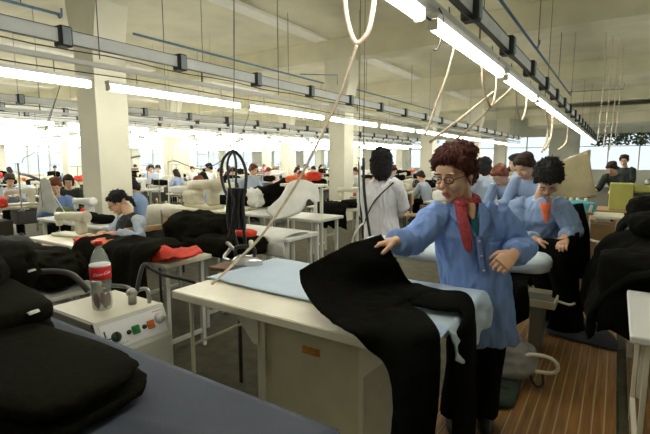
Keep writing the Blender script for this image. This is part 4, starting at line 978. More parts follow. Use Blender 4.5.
# woman in the white coat, seen from behind
J = dict(pelvis=at(382, 228, 4.05), neck=at(381, 177, 4.0), head=at(381.5, 162, 3.98), shL=at(365, 186, 4.0), shR=at(398, 185, 4.0), elL=at(362, 208, 4.12), wrL=at(368, 222, 4.28), elR=at(404, 206, 4.1), wrR=at(397, 214, 4.30), knL=at(377, 272, 4.05), knR=at(389, 272, 4.05))
J['anL'] = V((J['knL'].x, 4.05, .11)); J['anR'] = V((J['knR'].x, 4.05, .11))
wt, jw, HMw, sdw, fdw, upw = person(V((J['pelvis'].x, 4.05, .03 - .03)), 'woman with black shoulder-length hair and white coat seen from behind', J, fdirc(188), fdirc(188), 'bob', hair_black, coatw, hem=at(383, 252, 4.05), sleeve=.95, fine=True, stout=.92, coatname='white_coat', headscale=1.08, seed=8, s=.98)
MB().tube(curve([jw['shR'] + V((0, -.10, .03)), jw['pelvis'].lerp(jw['neck'], .55) + V((0, -.158, 0)), jw['pelvis'] + V((-.14, -.13, .05))], 8), .007, 6).build('bag_strap', blk, wt)
for i, (x, r_) in enumerate(((359, .010), (363.5, .014))):
    p = at(x, 158, 3.75)
    mbs = MB().bar(V((p.x, p.y, ZC - .002)), p, .003, 5).tube(curve([p, at(x + .5, 185, 3.75), at(x + 2 + i, 212, 3.75), at(x + 4 + 3 * i, 238, 3.75)], 8), r_, 8)
    solo(mbs, 'hanging_strap', blk, ('thin' if i == 0 else 'thick') + ' black strap hanging just left of the woman in white', 'strap')
cable('white_hose', [at(352, 243, 3.6), at(355, 233, 3.6), at(360, 226, 3.65), at(364, 220, 3.7), at(361, 200, 3.7), at(360, 165, 3.7), at(357.5, 158, 3.74)], .009, whitecloth, 'whitish hose bending below the black straps', 'hose')

# second pressing table behind the main woman
make_table('second pressing table behind the woman with the red scarf', (-1.22, 3.46, 0), 1.05, .40, .80, top=cream)
z2 = .815
rows = []
for x in np.linspace(-1.80, -.40, 8):
    k = .14 if x > -.45 else .2
    rows.append([V((x, 3.46 - k, z2 - .05)), V((x, 3.46 - k - .01, z2 + .02)), V((x, 3.46, z2 + .055)), V((x, 3.46 + k, z2 + .02)), V((x, 3.46 + k + .01, z2 - .05))])
rows.append([V((-.355, 3.44, z2 - .04)), V((-.35, 3.44, z2 - .01)), V((-.345, 3.46, z2 + .0)), V((-.35, 3.48, z2 - .01)), V((-.355, 3.48, z2 - .04))])
solo(sheet(rows, 3, 5, .03, 0), 'ironing_pad', mat('pad_white_blue', (.62, .72, .80), .7, var=.05), 'white-blue rounded ironing pad whose end shows right of the red scarf woman', 'ironing pad')
over_edge(-.72, -.45, 3.42, 3.20, z2 - .08, .32, 'black cloth hanging under the rounded ironing pad', m=blackcloth, lift=-.01, seed=4, amp=.015, thick=.02)

# ---------------------------------------------------------------- bent woman on the right with black garment in her hands
J = dict(pelvis=at(546, 250, 4.45), neck=at(541, 197, 4.28), head=at(548.5, 179, 4.03), shL=at(561, 207, 4.22), shR=at(518, 207, 4.32), elL=at(573, 232, 4.20), wrL=at(565, 237, 4.00), elR=at(513, 236, 4.20), wrR=at(535, 239, 3.95), knL=at(566, 288, 4.38), knR=at(545, 288, 4.36))
J['anL'] = V((J['knL'].x, 4.45, .11)); J['anR'] = V((J['knR'].x, 4.42, .11))
person(V((J['pelvis'].x, 4.45, .03)), 'woman with curly black hair and blue smock bending over black cloth on the right', J, fdirc(30, -1.5), fdirc(-3), 'short', hair_black, smock_l, hem=at(548, 268, 4.45), sleeve=1.1, fine=True, stout=1.05, headscale=1.1, seed=11,
       hands={'L': (fdirc(40, -.5), V((0, 0, -1)), fdirc(60), .8), 'R': (fdirc(-60, -.2), V((0, 0, -1)), fdirc(60), .6)})
vp = [at(540, 202, 4.06), at(546, 203, 4.05), at(552, 203, 4.06)]; vq = [at(542, 212, 4.05), at(546, 213, 4.03), at(550, 212, 4.05)]; vr = [at(545, 222, 4.05), at(546, 223, 4.04), at(547.5, 222, 4.05)]
bw = [o for o in col.objects if o.get('label', '').startswith('woman with curly black')][0]
solo_ = sheet([[p - V(bw.location) for p in r_] for r_ in (vp, vq, vr)], 3, 3, .02); solo_.build('red_undershirt', orange, bw)
dr = [[at(530, 243, 4.0), at(541, 262, 3.98), at(552, 285, 4.0), at(552, 310, 4.0), at(546, 328, 4.02)], [at(545, 238, 3.93), at(552, 262, 3.90), at(560, 285, 3.92), at(562, 310, 3.94), at(560, 332, 3.96)], [at(564, 239, 3.93), at(567, 262, 3.92), at(570, 285, 3.94), at(573, 310, 3.94), at(578, 333, 3.96)], [at(578, 232, 4.05), at(580, 260, 4.05), at(578, 285, 4.05), at(580, 305, 4.05), at(586, 330, 4.05)]]
solo(sheet(dr, 6, 5, .03, .02, 7, 14), 'black_trousers', blackcloth, 'black trousers hanging from the hands of the bending woman with curly hair', 'trousers')
dr = [[at(572, 208, 4.7), at(574, 240, 4.7), at(578, 275, 4.72)], [at(583, 203, 4.7), at(588, 240, 4.66), at(592, 278, 4.7)], [at(590, 210, 4.75), at(597, 240, 4.75), at(600, 270, 4.75)]]
solo(sheet([[at(583, 203, 4.7), at(588, 225, 4.68), at(590, 250, 4.68), at(588, 278, 4.7)], [at(574, 205, 4.72), at(577, 225, 4.66), at(578, 250, 4.66), at(576, 278, 4.7)], [at(568, 210, 4.78), at(569, 225, 4.76), at(570, 250, 4.76), at(570, 275, 4.78)]], 5, 5, .04, .02, 7, 15), 'black_garment', blackcloth, 'black garment hanging behind the elbow of the bending woman, right of her', 'garment')
pz = at(586, 215, 4.85)
t = thing('garment_rack', 'brown wooden post rack right of the bending woman', 'rack', (pz.x, 4.85, 0))
MB().box((-.025, -.02, 0), (.025, .02, pz.z), bev=.003).build('post', wood, t); MB().box((-.30, -.15, 0), (.1, .15, .025), bev=.004).build('base', wood, t); MB().box((-.30, -.015, pz.z + .001), (.06, .015, pz.z + .03), bev=.003).build('top_bar', wood, t)

nk = V(J['neck']); sdv = V((0, 0, 1)).cross(fdirc(-3)).normalized(); fv = fdirc(-3); bl = V(bw.location)
for sg in (-1, 1):
    P_ = lambda u, v, h: nk - bl + sdv * u * sg + V((0, 0, -v)) + fv * h
    sheet([[P_(.045, -.01, .12), P_(.085, .0, .115), P_(.11, .03, .12)], [P_(.030, .07, .195), P_(.06, .09, .205), P_(.085, .10, .20)], [P_(.006, .16, .235), P_(.02, .165, .237), P_(.035, .165, .232)]], 4, 4, .012).build('collar', smock_l, bw)
# people behind her
def standing(px, py_head, Y, label, look, front, hair, hm, coat, bend=0, **k):
    h = at(px, py_head, Y); z = h.z; f = V(front); f.normalize(); s = V((0, 0, 1)).cross(f)
    n = h - f * .06 * (1 + bend) + V((0, 0, -.14 + .05 * bend)); p = V((n.x, n.y, 0)) - f * (.45 * bend) + V((0, 0, min(.93, z - .60 + .1 * bend)))
    J = dict(head=h, neck=n, pelvis=p, shL=n + s * .17 + V((0, 0, -.06)), shR=n - s * .17 + V((0, 0, -.06)))
    for S, sg in (('L', 1), ('R', -1)):
        J['el' + S] = J['sh' + S] + s * sg * .06 + f * .10 + V((0, 0, -.25)); J['wr' + S] = J['el' + S] + f * .22 - s * sg * .05 + V((0, 0, .0))
        J['kn' + S] = V((p.x, p.y, .48)) + s * sg * .09 + f * .03; J['an' + S] = V((p.x, p.y, .10)) + s * sg * .10
    return person(V((p.x, p.y, 0)), label, J, look, front, hair, hm, coat, hem=V((p.x, p.y, p.z - .32)), **k)
standing(525.5, 167, 5.3, 'woman with brown hair and pale blue smock standing behind the curly-haired woman', fdirc(70, -.7), fdirc(60), 'short', hair_brown, smock_l, bend=.5, headscale=1.05, seed=21)
standing(500.5, 176, 6.1, 'person with copper hair bowed low just right of the main woman', fdirc(60, -.9), fdirc(60), 'short', hair_copper, smock_l, bend=.9, headscale=1.02, seed=22)
standing(483.5, 166, 6.6, 'person in grey-blue coat standing right behind the main woman', fdirc(150), fdirc(150), 'bob', hair_black, greyblue, headscale=1.0, seed=23)
standing(516, 163, 7.6, 'dark-haired worker behind the brown-haired woman', fdirc(120, -.3), fdirc(100), 'short', hair_black, greyblue, headscale=1.0, seed=24)
standing(612, 169, 10.5, 'bowed worker with brown hair and dark clothes near the right window', fdirc(60, -.7), fdirc(60), 'short', hair_brown, vestm, bend=.8, seed=25)
standing(624, 161, 12.2, 'upright worker in dark clothes near the right window', fdirc(40, -.2), fdirc(60), 'short', hair_brown, vestm, seed=26)
standing(253.5, 170, 8.2, 'worker with light brown hair and grey-blue shirt beyond the hanging hoses', fdirc(-60, -.3), fdirc(-60), 'short', hair_copper, greyblue, seed=27)
standing(209, 168, 9.4, 'dark-haired standing worker behind the one in blue at centre left', fdirc(80, -.3), fdirc(60), 'short', hair_black, coatw, seed=28)

# ---------------------------------------------------------------- right side tables, heaps, olive machine
make_table('wooden table carrying the olive-yellow machine on the right', (.40, 8.15, 0), 1.75, .7, .80, top=wood, legm=cream_l)
t = thing('fusing_press', 'olive-yellow boxy machine on the wooden table at the right', 'machine', (.20, 8.1, .801))
MB().box((-.28, -.18, .001), (.02, .2, .40), bev=.012).build('control_housing', yellowm, t)
MB().box((.0205, -.16, .28), (.50, .18, .38), bev=.012).build('upper_beam', yellowm, t)
MB().box((.0205, -.14, .001), (.50, .16, .10), bev=.008).build('lower_bed', mat('olive_dark', (.16, .15, .06), .5), t)
MB().tube([(.03, -.08, .15), (.48, -.08, .15)], .035, 12).build('press_roller', white, t)
MB().tube([(.03, .04, .225), (.48, .04, .225)], .03, 12).build('press_roller', steel, t)
MB().lathe([(.12, .3805), (.12, .40), (.07, .47), (.03, .48)], 16, Matrix.Translation((.25, 0, 0))).build('motor_cover', dsteel, t)
MB().box((.505, -.15, .05), (.70, .15, .09), bev=.01).build('outfeed_tray', white, t)
t = thing('storage_box', 'brown cardboard box under the table with the olive machine', 'box', (.02, 8.1, 0))
MB().box((-.35, -.25, 0), (.30, .25, .56), bev=.01).build('box_body', mat('cardboard', (.34, .22, .10), .8, var=.1), t)
MB().box((-.35, -.255, .5605), (.30, .25, .575), bev=.004).build('box_lid', mat('cardboard', (.34, .22, .10), .8), t)
solo(heap(V((.22, 8.02, .577)), (.22, .13, .07), 71, .12, 8), 'orange_bundle', mat('orange_brown', (.50, .20, .04), .7, var=.2), 'orange-brown rolled bundle on the cardboard box', 'bundle')
f0 = at(590, 205, 6.6)
t = thing('metal_frame', 'cream bent tube frame standing before the table with the olive machine', 'frame', (f0.x, 6.6, 0))
z0 = at(590, 240, 6.6).z
MB().tube(curve([V((.02, 0, f0.z)), V((.0, 0, f0.z - .15)), V((0, 0, z0 + .08)), V((.04, 0, z0)), V((.25, 0, z0 - .02)), V((.6, 0, z0 - .02))], 6), .016, 8).build('bent_tube', cream_l, t)
MB().tube([(.12, 0, z0 - .01), (.12, 0, 0)], .014, 8).build('leg', cream_l, t); MB().tube([(.5, 0, z0 - .02), (.5, 0, 0)], .014, 8).build('leg', cream_l, t)
# khaki sheet and things before it
solo(sheet([[at(545, 168, 9.2), at(560, 162, 9.2), at(575, 155, 9.2), at(589, 151, 9.2)], [at(545, 182, 9.15), at(560, 180, 9.15), at(577, 176, 9.2), at(592, 172, 9.2)], [at(546, 200, 9.2), at(562, 200, 9.2), at(580, 199, 9.15), at(597, 197, 9.2)]], 6, 6, .02, .02, 3, 3), 'khaki_sheet', khaki, 'large khaki sheet hung up behind the curly-haired woman', 'cloth')
a, b = at(545, 167, 9.25), at(590, 150, 9.25)
t = thing('sheet_stand', 'thin frame holding up the khaki sheet', 'stand', (a.x, 9.26, 0))
MB().bar((0, 0, 0), (0, 0, a.z), .015).build('post', steel, t); MB().bar((b.x - a.x, 0, 0), (b.x - a.x, 0, b.z), .015).build('post', steel, t); MB().bar((0, 0, a.z), (b.x - a.x, 0, b.z), .012).build('top_bar', steel, t)
make_table('long work table below the khaki sheet', (at(575, 195, 7.2).x, 7.25, 0), 1.2, .6, .80, top=woodtop)
pz = at(577, 195, 7.1)
solo(heap(V((pz.x, 7.1, .802)), (.22, .14, .09), 81, .2, 8), 'teal_cloth', mat('teal_cloth', (.10, .38, .45), .8, var=.15), 'folded teal cloth on the work table below the khaki sheet', 'cloth')
for i, (x, y) in enumerate(((565, 186), (572, 183), (579, 180), (587, 184))):
    p = at(x, y, 7.35)
    o = MB().lathe([(.05, 0), (.045, .02), (.02, .20), (.012, .205)], 14).build('thread_cone', thread_cols[i % 2], None, (p.x, 7.38, .802)); tag(o, ['leftmost', 'second', 'third', 'rightmost'][i] + ' of the four thread cones behind the teal cloth', 'thread cone', 'thread cones behind the teal cloth')
solo(heap(V((at(575, 200, 6.8).x, 6.85, .785)), (.12, .08, .05), 83, .15, 8), 'paper_stack', whitecloth, 'white bundle in front of the teal cloth', 'bundle')
make_table('small pale table holding the white bundle before the teal cloth', (at(575, 200, 6.8).x, 6.82, 0), .5, .24, .78, top=wood)

# right heap of black garments over two small tables
make_table('small white-topped table cut by the right edge of the picture', (.42, 2.72, 0), .64, .84, .78, top=white, legm=cream_l, lw_=.011)
make_table('cream table under the black garments at the right edge', (.42, 4.25, 0), .62, .55, .80, top=cream_l, legm=cream_l)
make_table('far cream table under the upper black garments at the right edge', (.46, 5.7, 0), .72, .7, .80, top=cream_l, legm=cream_l)
def rheap(rows, seed, label, thick=.05, amp=.03, m=blackcloth):
    return solo(sheet(rows, 6, 6, thick, amp, 6, seed), 'black_garment', m, label, 'garment', 'black garments at the right edge')
def col_(x, ztop, Yc, out, zb, w):     # one hanging profile: from on the table over its left edge, down
    return [V((.62, Yc + w, ztop + .05)), V((.35, Yc + w, ztop + .07)), V((.12, Yc, ztop + .03)), V((x, Yc - w, ztop - .12)), V((x - out, Yc, (ztop + zb) / 2)), V((x - out * 1.2, Yc + w, zb))]
rheap([col_(.06, .86, 5.40 + i * .17, .05, .40 + .05 * (i % 2), .03 * (-1) ** i) for i in range(5)], 91, 'black garments hanging from the far cream table at the right edge', amp=.04)
rheap([[V((.95, y, z + .03)), V((.6, y, z + .07)), V((.25, y, z + .05)), V((.06 - d, y, z - .05)), V((-.03 - d, y + .02 * (-1) ** i, z - .25)), V((-.09 - d, y, zb))] for i, (y, z, d, zb) in enumerate(((3.92, .86, .02, .42), (4.08, .90, .05, .32), (4.25, .92, .09, .25), (4.42, .92, .06, .34), (4.6, .9, .02, .42)))], 93, 'black trousers falling to the left from the cream table at the right edge', amp=.035)
rheap([[V((.9, y, z + .08)), V((.6, y, z + .12)), V((.32, y, z + .09)), V((.10, y, z + .0)), V((-.06, y + .02 * (-1) ** i, z - .22)), V((-.08 + .04 * (i % 2), y, .42 + .07 * (i % 2)))] for i, (y, z) in enumerate(((3.16, .80), (3.34, .84), (3.52, .87), (3.70, .88), (3.88, .86), (4.06, .86)))], 95, 'lowest black trousers hanging down behind the white-topped table', amp=.03)
over_edge(-.06, .62, 3.62, 3.24, .86, .46, 'black garments hanging towards the camera behind the white-topped table', m=blackcloth, seed=12, amp=.03, lift=.04, bulge=.04)
make_table('cream bench between the two black garment heaps at the right', (.50, 3.6, 0), .70, .62, .74, top=cream_l, legm=cream_l)
garment((.52, 4.25, .95), (.40, .26, .10), 97, 'topmost black garment mound at the right edge of the picture', m=blackcloth, amp=.12)
garment((.50, 5.65, .93), (.36, .30, .12), 98, 'black garment mound on the far cream table at the right edge', m=blackcloth, amp=.12)

# ---------------------------------------------------------------- things on the floor mat
FZ = .031
greypl = mat('grey_plastic', (.17, .165, .135), .5, var=.1)
bagm = mat('plastic_bag', (.42, .42, .40), .35, alpha=.75, bump=.4, bscale=30)
c1 = atz(520, 312, FZ)
t = thing('storage_tray', 'grey-brown tray table on short legs holding a clear bag', 'tray', (-.66, 3.84, FZ))
MB().box((-.22, -.13, .38), (.32, .20, .395)).build('tray_floor', greypl, t)
tr_ = MB(); tr_.box((-.22, -.145, .375), (.32, -.1305, .43)); tr_.box((-.22, .2005, .375), (.32, .215, .43)); tr_.box((-.235, -.145, .375), (-.2205, .215, .43)); tr_.box((.3205, -.145, .375), (.335, .215, .43)); tr_.build('tray_rim', cream, t)
MB().tube(curve([(.33, .0, .41), (.42, -.02, .40), (.46, -.02, .42)]), .010, 6).build('tray_handle', cream_l, t)
for x in (-.12, .2):
    MB().box((x - .05, -.08, .001), (x + .05, .12, .3795), bev=.01).build('tray_leg', greypl, t)
solo(heap(V((-.72, 3.86, FZ + .396)), (.15, .11, .075), 101, .25, 10, pw=.8), 'plastic_bag', bagm, 'crumpled clear plastic bag lying in the grey tray', 'bag')
t = thing('plastic_carrier_bag', 'whitish plastic bag with stiff cream handles on the floor right of the main woman', 'bag', (-.50, 3.16, FZ))
b_ = heap(V((-.07, 0, .001)), (.19, .14, .145), 103, .2, 8, pw=.8); link('bag_body', remesh(b_, .012, 1), bagm, t)
hq = [V((.05, -.06, .17)), V((.10, -.09, .24)), V((.22, -.10, .25)), V((.27, -.09, .20)), V((.24, -.07, .14)), V((.12, -.06, .12)), V((.03, -.05, .12))]
MB().tube(curve(hq, 5), .013, 8).build('bag_handle', cream_l, t)
hq = [V((.10, -.03, .12)), V((.12, -.07, .06)), V((.16, -.09, .03)), V((.19, -.07, .06)), V((.17, -.02, .12))]
MB().tube(curve(hq, 5), .008, 8).build('dark_strap', blk, t)
t = thing('green_bag', 'dark green flat bag lying on the slatted floor mat', 'bag', (-.62, 2.90, FZ))
MB().sections([((0, 0, .002), (.185, 0, 0), (0, .19, 0)), ((0, .0, .03), (.19, 0, 0), (0, .20, 0)), ((0, .02, .05), (.17, 0, 0), (0, .17, 0))], 28, sq=5).build('bag_body', mat('green_cloth', (.03, .05, .03), .8, var=.1), t)
MB().box((-.14, -.02, .0505), (.14, .0, .058), bev=.003).build('bag_seam', mat('green_cloth_dark', (.015, .03, .02), .8), t)
# cloths on floor
def floorcloth(pxs, label, m, seed, name='floor_cloth'):
    rows = [[atz(x, y, FZ + .012) for x, y in r] for r in pxs]
    return solo(sheet(rows, 6, 6, .012, .006, 9, seed, zmin=FZ + .002), name, m, label, 'cloth')
floorcloth([[(556, 316), (580, 318), (600, 322)], [(545, 325), (580, 332), (618, 342)], [(548, 334), (585, 343), (617, 351)]], 'dark grey fabric spread on the slatted mat near the black heap', mat('charcoal_cloth', (.018, .022, .026), .9, var=.2, scale=12), 5)
floorcloth([[(572, 287), (588, 287), (602, 288)], [(568, 293), (588, 294), (606, 296)], [(566, 301), (588, 303), (604, 303)]], 'grey cloth lying on the floor right of the bending woman', mat('mid_grey_cloth', (.13, .135, .14), .85), 6)
floorcloth([[(582, 257), (592, 257), (603, 257)], [(580, 261), (592, 262), (604, 261)], [(584, 264), (594, 264), (600, 264)]], 'pale blue cloth on the floor below the cream tube frame', mat('pale_floor_cloth', (.32, .38, .45), .85), 7)

# ================================================================== BACKGROUND WORKSTATIONS
def merged(o, name):
    """one mesh holding the look of a small far thing (its parts are too small to show)"""
    mb = []; import bmesh
    bm = bmesh.new(); mats = []
    me = bpy.data.meshes.new(name)
    V0 = []; F0 = []; MI = []; SM = []
    for ch in o.children:
        k = len(V0); mm = ch.data.materials[0]
        if mm.name not in [x.name for x in mats]: mats.append(mm)
        mi = [x.name for x in mats].index(mm.name)
        V0 += [tuple(v.co) for v in ch.data.vertices]
        for p in ch.data.polygons: F0.append([i + k for i in p.vertices]); MI.append(mi); SM.append(p.use_smooth)
    bm.free(); me.from_pydata(V0, [], F0); me.polygons.foreach_set('material_index', MI); me.polygons.foreach_set('use_smooth', SM)
    for x in mats: me.materials.append(x)
    return me
def drop_tree(o):
    for c in list(o.children): bpy.data.objects.remove(c)
    bpy.data.objects.remove(o)
ORD = ['first', 'second', 'third', 'fourth', 'fifth', 'sixth', 'seventh', 'eighth', 'ninth', 'tenth', 'eleventh', 'twelfth', 'thirteenth', 'fourteenth']
pt = make_table('p', (0, 0, 0), .56, 1.12, .78, top=mat('table_grey_cream', (.50, .48, .35), .5, var=.08), legm=mat('leg_grey', (.32, .32, .26), .5)); pm = make_machine('p', (0, 0, 0), 0, machm); pm2 = make_machine('p', (0, 0, 0), 0, machw); ps = make_stand('p', (0, 0, 0)); pc = make_chair('p', (0, 0, 0))
MB().box((-.16, -.10, .46), (.12, .22, .70), bev=.02).build('motor', dsteel, pt); MB().box((-.2, -.22, .08), (.14, .22, .11), bev=.004).build('treadle', dsteel, pt); MB().box((-.22, -.50, .30), (.20, -.20, .56), bev=.01).build('side_bin', mat('bin_dark', (.05, .045, .03), .8), pt)
far_t, far_m, far_m2, far_s, far_c = merged(pt, 'work_table'), merged(pm, 'sewing_machine'), merged(pm2, 'sewing_machine'), merged(ps, 'thread_stand'), merged(pc, 'work_chair')
def put(near_o, far_me, name, cat, label, loc, rz, near, group=None, sc=None):
    if near: o = copy_tree(near_o, loc, rz, label)
    else:
        o = bpy.data.objects.new(name, far_me); col.objects.link(o); o.location = loc; o.rotation_euler = (0, 0, rz); o['label'] = label
    o['category'] = cat; o['group'] = group
    return o
heaps = [heap(V((0, 0, 0)), (.20, .26, .07), 201, .22, 8, nu=26, nv=12).mesh('h'), heap(V((0, 0, 0)), (.18, .30, .12), 202, .22, 8, nu=26, nv=12).mesh('h'), heap(V((0, 0, 0)), (.16, .20, .09), 203, .25, 9, nu=26, nv=12).mesh('h')]
hm = {}
def heap_me(i, m):
    if (i, m.name) not in hm:
        c = heaps[i].copy(); c.materials.clear(); c.materials.append(m); hm[i, m.name] = c
    return hm[i, m.name]
# seated prototypes
def seat_proto(hair, hmt, coat, seed, lean=.14, z=.50, look=(0, -1, -.6)):
    t, *_ = person((0, 0, 0), 'p', seatedJ(lean, z), V(look), V((0, -1, 0)), hair, hmt, coat, seed=seed, s=.97, stout=.95, coatname='work_coat'); return t
protos = [('pale blue coat and black hair', seat_proto('bob', hair_black, smock_l, 31)), ('grey-blue coat and brown hair', seat_proto('short', hair_brown, greyblue, 32, .2)), ('white coat and dark hair', seat_proto('tied', hair_black, coatw, 33, .1)),
          ('blue smock and copper hair', seat_proto('short', hair_copper, smock, 34, .18)), ('dark vest and brown hair', seat_proto('bob', hair_brown, vestm, 35, .16)), ('pink blouse and black hair', seat_proto('short', hair_black, mat('blouse_pink', (.62, .30, .27), .8), 36, .14))]
used_p = set()
def put_person(k, loc, rz, label, group=None):
    nm_, pr = protos[k]
    if k not in used_p: used_p.add(k); o = pr; o.location = loc; o.rotation_euler = (0, 0, rz); o['label'] = label
    else: o = copy_tree(pr, loc, rz, label)
    if group: o['group'] = group
    return o
cols_xy = [(x, y) for x in (-5.93, -12.6, -19.3) for y in (3.48, 9.75, 16.0, 22.3, 28.6)]
wires_me = MB().bar((0, 0, 0), (0, 0, ZC - .783), .004, 5).mesh('air_line'); wires_me.materials.append(ropem)
rngs = random.Random(7)
AVOID = [(o.location.x, o.location.y, .35) for o in col.objects if o.parent is None and o.get('category') == 'person' and o.location.y > 4.3]
AVOID += [(o.location.x, o.location.y, .6) for o in col.objects if o.parent is None and o.get('category') in ('table', 'mast') and o.location.y > 2.5 and o.get('label') != 'p']
SITS = [(1, 9, 180, 1.25, 'seated worker at the left edge in grey-blue, head bowed to the right'), (4, 70, 181, 1.0, 'seated worker with brown hair and dark vest left of the first column'),
        (3, 56, 186, 1.1, 'seated worker in blue smock nearest to the left of the first column'), (0, 144, 184, -.6, 'seated worker with black hair in pale blue right of the first column'), (3, 204, 184, .5, 'seated worker in blue smock beyond the cream machine with hand wheel')]
for s_ in SITS:
    p = atz(s_[1], s_[2], 1.14); AVOID.append((p.x, p.y, .35))
ROWS = [(-2.7, 8.4, 26), (-4.4, 8.6, 26), (-6.85, 4.7, 26), (-8.5, 3.4, 26), (-10.4, 3.2, 26), (-11.7 - .05, 5.2, 26), (-14.3, 4.2, 26), (-16.2, 4.4, 26), (-18.0, 5.6, 26), (-21.0, 5.8, 26), (-23.2, 6.8, 26)]
for ri, (X, ya, yb) in enumerate(ROWS):
    y = ya; k = 0; step = 1.85 if abs(X) < 12 else 2.2
    while y < yb:
        d = math.hypot(X, y)
        if not any(abs(ax - X) < ar + .35 and abs(ay - y) < ar + .55 for ax, ay, ar in AVOID) and not any(abs(cx_ - X) < .75 and abs(cy_ - y) < .9 for cx_, cy_ in cols_xy):
            w = 'of the %s row from the right' % ORD[ri]; n_ = ORD[k] if k < 14 else 'last'
            near = d < 11.5; gp = 'sewing stations %s' % w
            put(pt, far_t, 'sewing_table', 'table', 'pale sewing table, %s from the front %s' % (n_, w), (X, y, 0), 0, near, 'sewing tables ' + w)
            lt = k % 3 == 2; cl = rngs.choice([blackcloth, blackcloth, blackcloth, blackcloth2, blackcloth2, whitecloth, creamcloth, red, greyblue])
            if rngs.random() < .85:
                put(pm2 if lt else pm, far_m2 if lt else far_m, 'sewing_machine', 'sewing machine', '%s sewing machine on the %s table %s' % ('white' if lt else 'cream', n_, w), (X - .02, y + .02, .781), PI / 2, near, 'machines ' + w)
            if rngs.random() < .55:
                put(ps, far_s, 'thread_stand', 'thread stand', 'thread stand with cones on the %s table %s' % (n_, w), (X - .18, y + .44, .781), PI / 2, near, 'thread stands ' + w)
            if rngs.random() < .95:
                i_ = rngs.randrange(3); cname = 'black' if cl in (blackcloth, blackcloth2) else 'white' if cl is whitecloth else 'cream' if cl is creamcloth else 'red' if cl is red else 'grey-blue'
                o = bpy.data.objects.new('garment_pile', heap_me(i_, cl)); col.objects.link(o); o.location = (X + .04, y - .36 if i_ != 1 else y - .38, .782); o.rotation_euler = (0, 0, 1.57 + rngs.uniform(-.3, .3)); o.scale = (.62, 1.0, 1.15)
                tag(o, '%s garments piled on the %s table %s' % (cname, n_, w), 'garments', 'garment piles ' + w)
            if d < 16 and rngs.random() < .35:
                o = bpy.data.objects.new('air_line', wires_me); col.objects.link(o); o.location = (X + .22, y + .50, .781); tag(o, 'thin line from the ceiling to the %s table %s' % (n_, w), 'cable', 'air lines ' + w)
            sx_ = 1 if ri % 2 else -1
            if rngs.random() < (.50 if d < 24 else .35) and not (ri == 1 and k < 1) and not any(abs(cx_ - X - sx_ * .62) < .55 and abs(cy_ - y) < .55 for cx_, cy_ in cols_xy):
                kk = rngs.randrange(6) if rngs.random() < .6 else rngs.randrange(4); kk = 0 if kk == 5 and d < 9 else kk
                put_person(kk, (X + sx_ * .60, y, 0), -PI / 2 * sx_ + rngs.uniform(-.25, .25), 'worker in %s, %s table from front, %s row from right' % (protos[kk][0], n_, ORD[ri]))
                put(pc, far_c, 'work_chair', 'chair', 'wooden chair under the worker, %s table %s' % (n_, w), (X + sx_ * .63, y, .0), -PI / 2 * sx_, near, 'chairs ' + w)
            elif d < 20 and rngs.random() < .4:
                put(pc, far_c, 'work_chair', 'chair', 'empty wooden chair at the %s table %s' % (n_, w), (X + sx_ * .68, y, 0), -PI / 2 * sx_ + .3, near, 'chairs ' + w)
        y += step; k += 1
for kk, (nm_, pr) in enumerate(protos):
    if kk not in used_p: put_person(kk, (-15.2, 26.8 + kk * .0, 0), 0, 'seated worker in %s near the far wall' % nm_)
for o in (pt, pm, pm2, ps, pc): drop_tree(o)
# people the photograph singles out, farther left
def sit_at(k, px, py, z, rz, label, sc=1):
    p = atz(px, py, z); put_person(k, (p.x, p.y, p.z - z), rz, label)
    c = put(None, far_c, 'work_chair', 'chair', 'wooden chair under the ' + label.replace('seated ', '').split(' with ')[0].split(' in grey')[0].split(' in blue')[0] + (' left of the first column' if 'brown' in label else ' right of the first column' if 'black hair' in label else ' beyond the hand wheel machine' if 'beyond' in label else ' in blue smock near the first column' if 'nearest' in label else ''), (p.x, p.y + .0, 0), rz, False, 'chairs of the left side'); c.location = (p.x + .02 * math.sin(rz), p.y, 0)
for k_, px_, py_, rz_, lb_ in SITS: sit_at(k_, px_, py_, 1.14, rz_, lb_)
for i, x in enumerate((151, 158, 172)):
    p = at(x, 169, 13.0 if i < 2 else 12.2)
    standing(x, 169, 9.4 + i * .85, ['grey-blue dressed worker, leftmost of three standing far behind the first column', 'white dressed worker, middle of three standing far behind the first column', 'grey dressed worker, rightmost of three standing far behind the first column'][i], fdirc(20 * i - 30, -.3), fdirc(10), 'short', hair_black, (greyblue, coatw, greyblue)[i], seed=60 + i)
# ---------------------------------------------------------------- left edge workplace
make_table('long white table at the left edge in front of the seated workers', (-5.55, 2.95, 0), 1.5, .5, .80, top=white)
make_table('second white table at the left edge nearer the thread mast', (-4.95, 2.62 + .0, 0), .01 + .6, .01 + .1, .70, top=white) if False else None
m0 = at(22, 228, 2.9)
t = thing('thread_mast', 'tall grey mast with side arm at the left edge, standing on the white table', 'mast', (m0.x, 2.92, .801))
tz = at(22, 163, 2.9).z - .801
MB().lathe([(.04, .001), (.04, .012), (.012, .02), (.012, tz)], 10).build('mast_pole', mat('mast_grey', (.30, .29, .24), .5), t)
a1 = at(22, 163, 2.9) - V((m0.x, 2.92, .801)); 
MB().tube([at(x, y, 2.9) - V((m0.x, 2.92, .801)) for x, y in ((22, 174), (30, 176), (42, 181))], .020, 8).build('mast_arm', mat('arm_brown', (.16, .13, .09), .6), t)
MB().tube(curve([at(x, y, 2.9) - V((m0.x, 2.92, .801)) for x, y in ((22, 163), (24, 158), (32, 154), (40, 146), (48, 120), (56, 98))], 6), .004, 5).build('thread_line', dsteel, t)
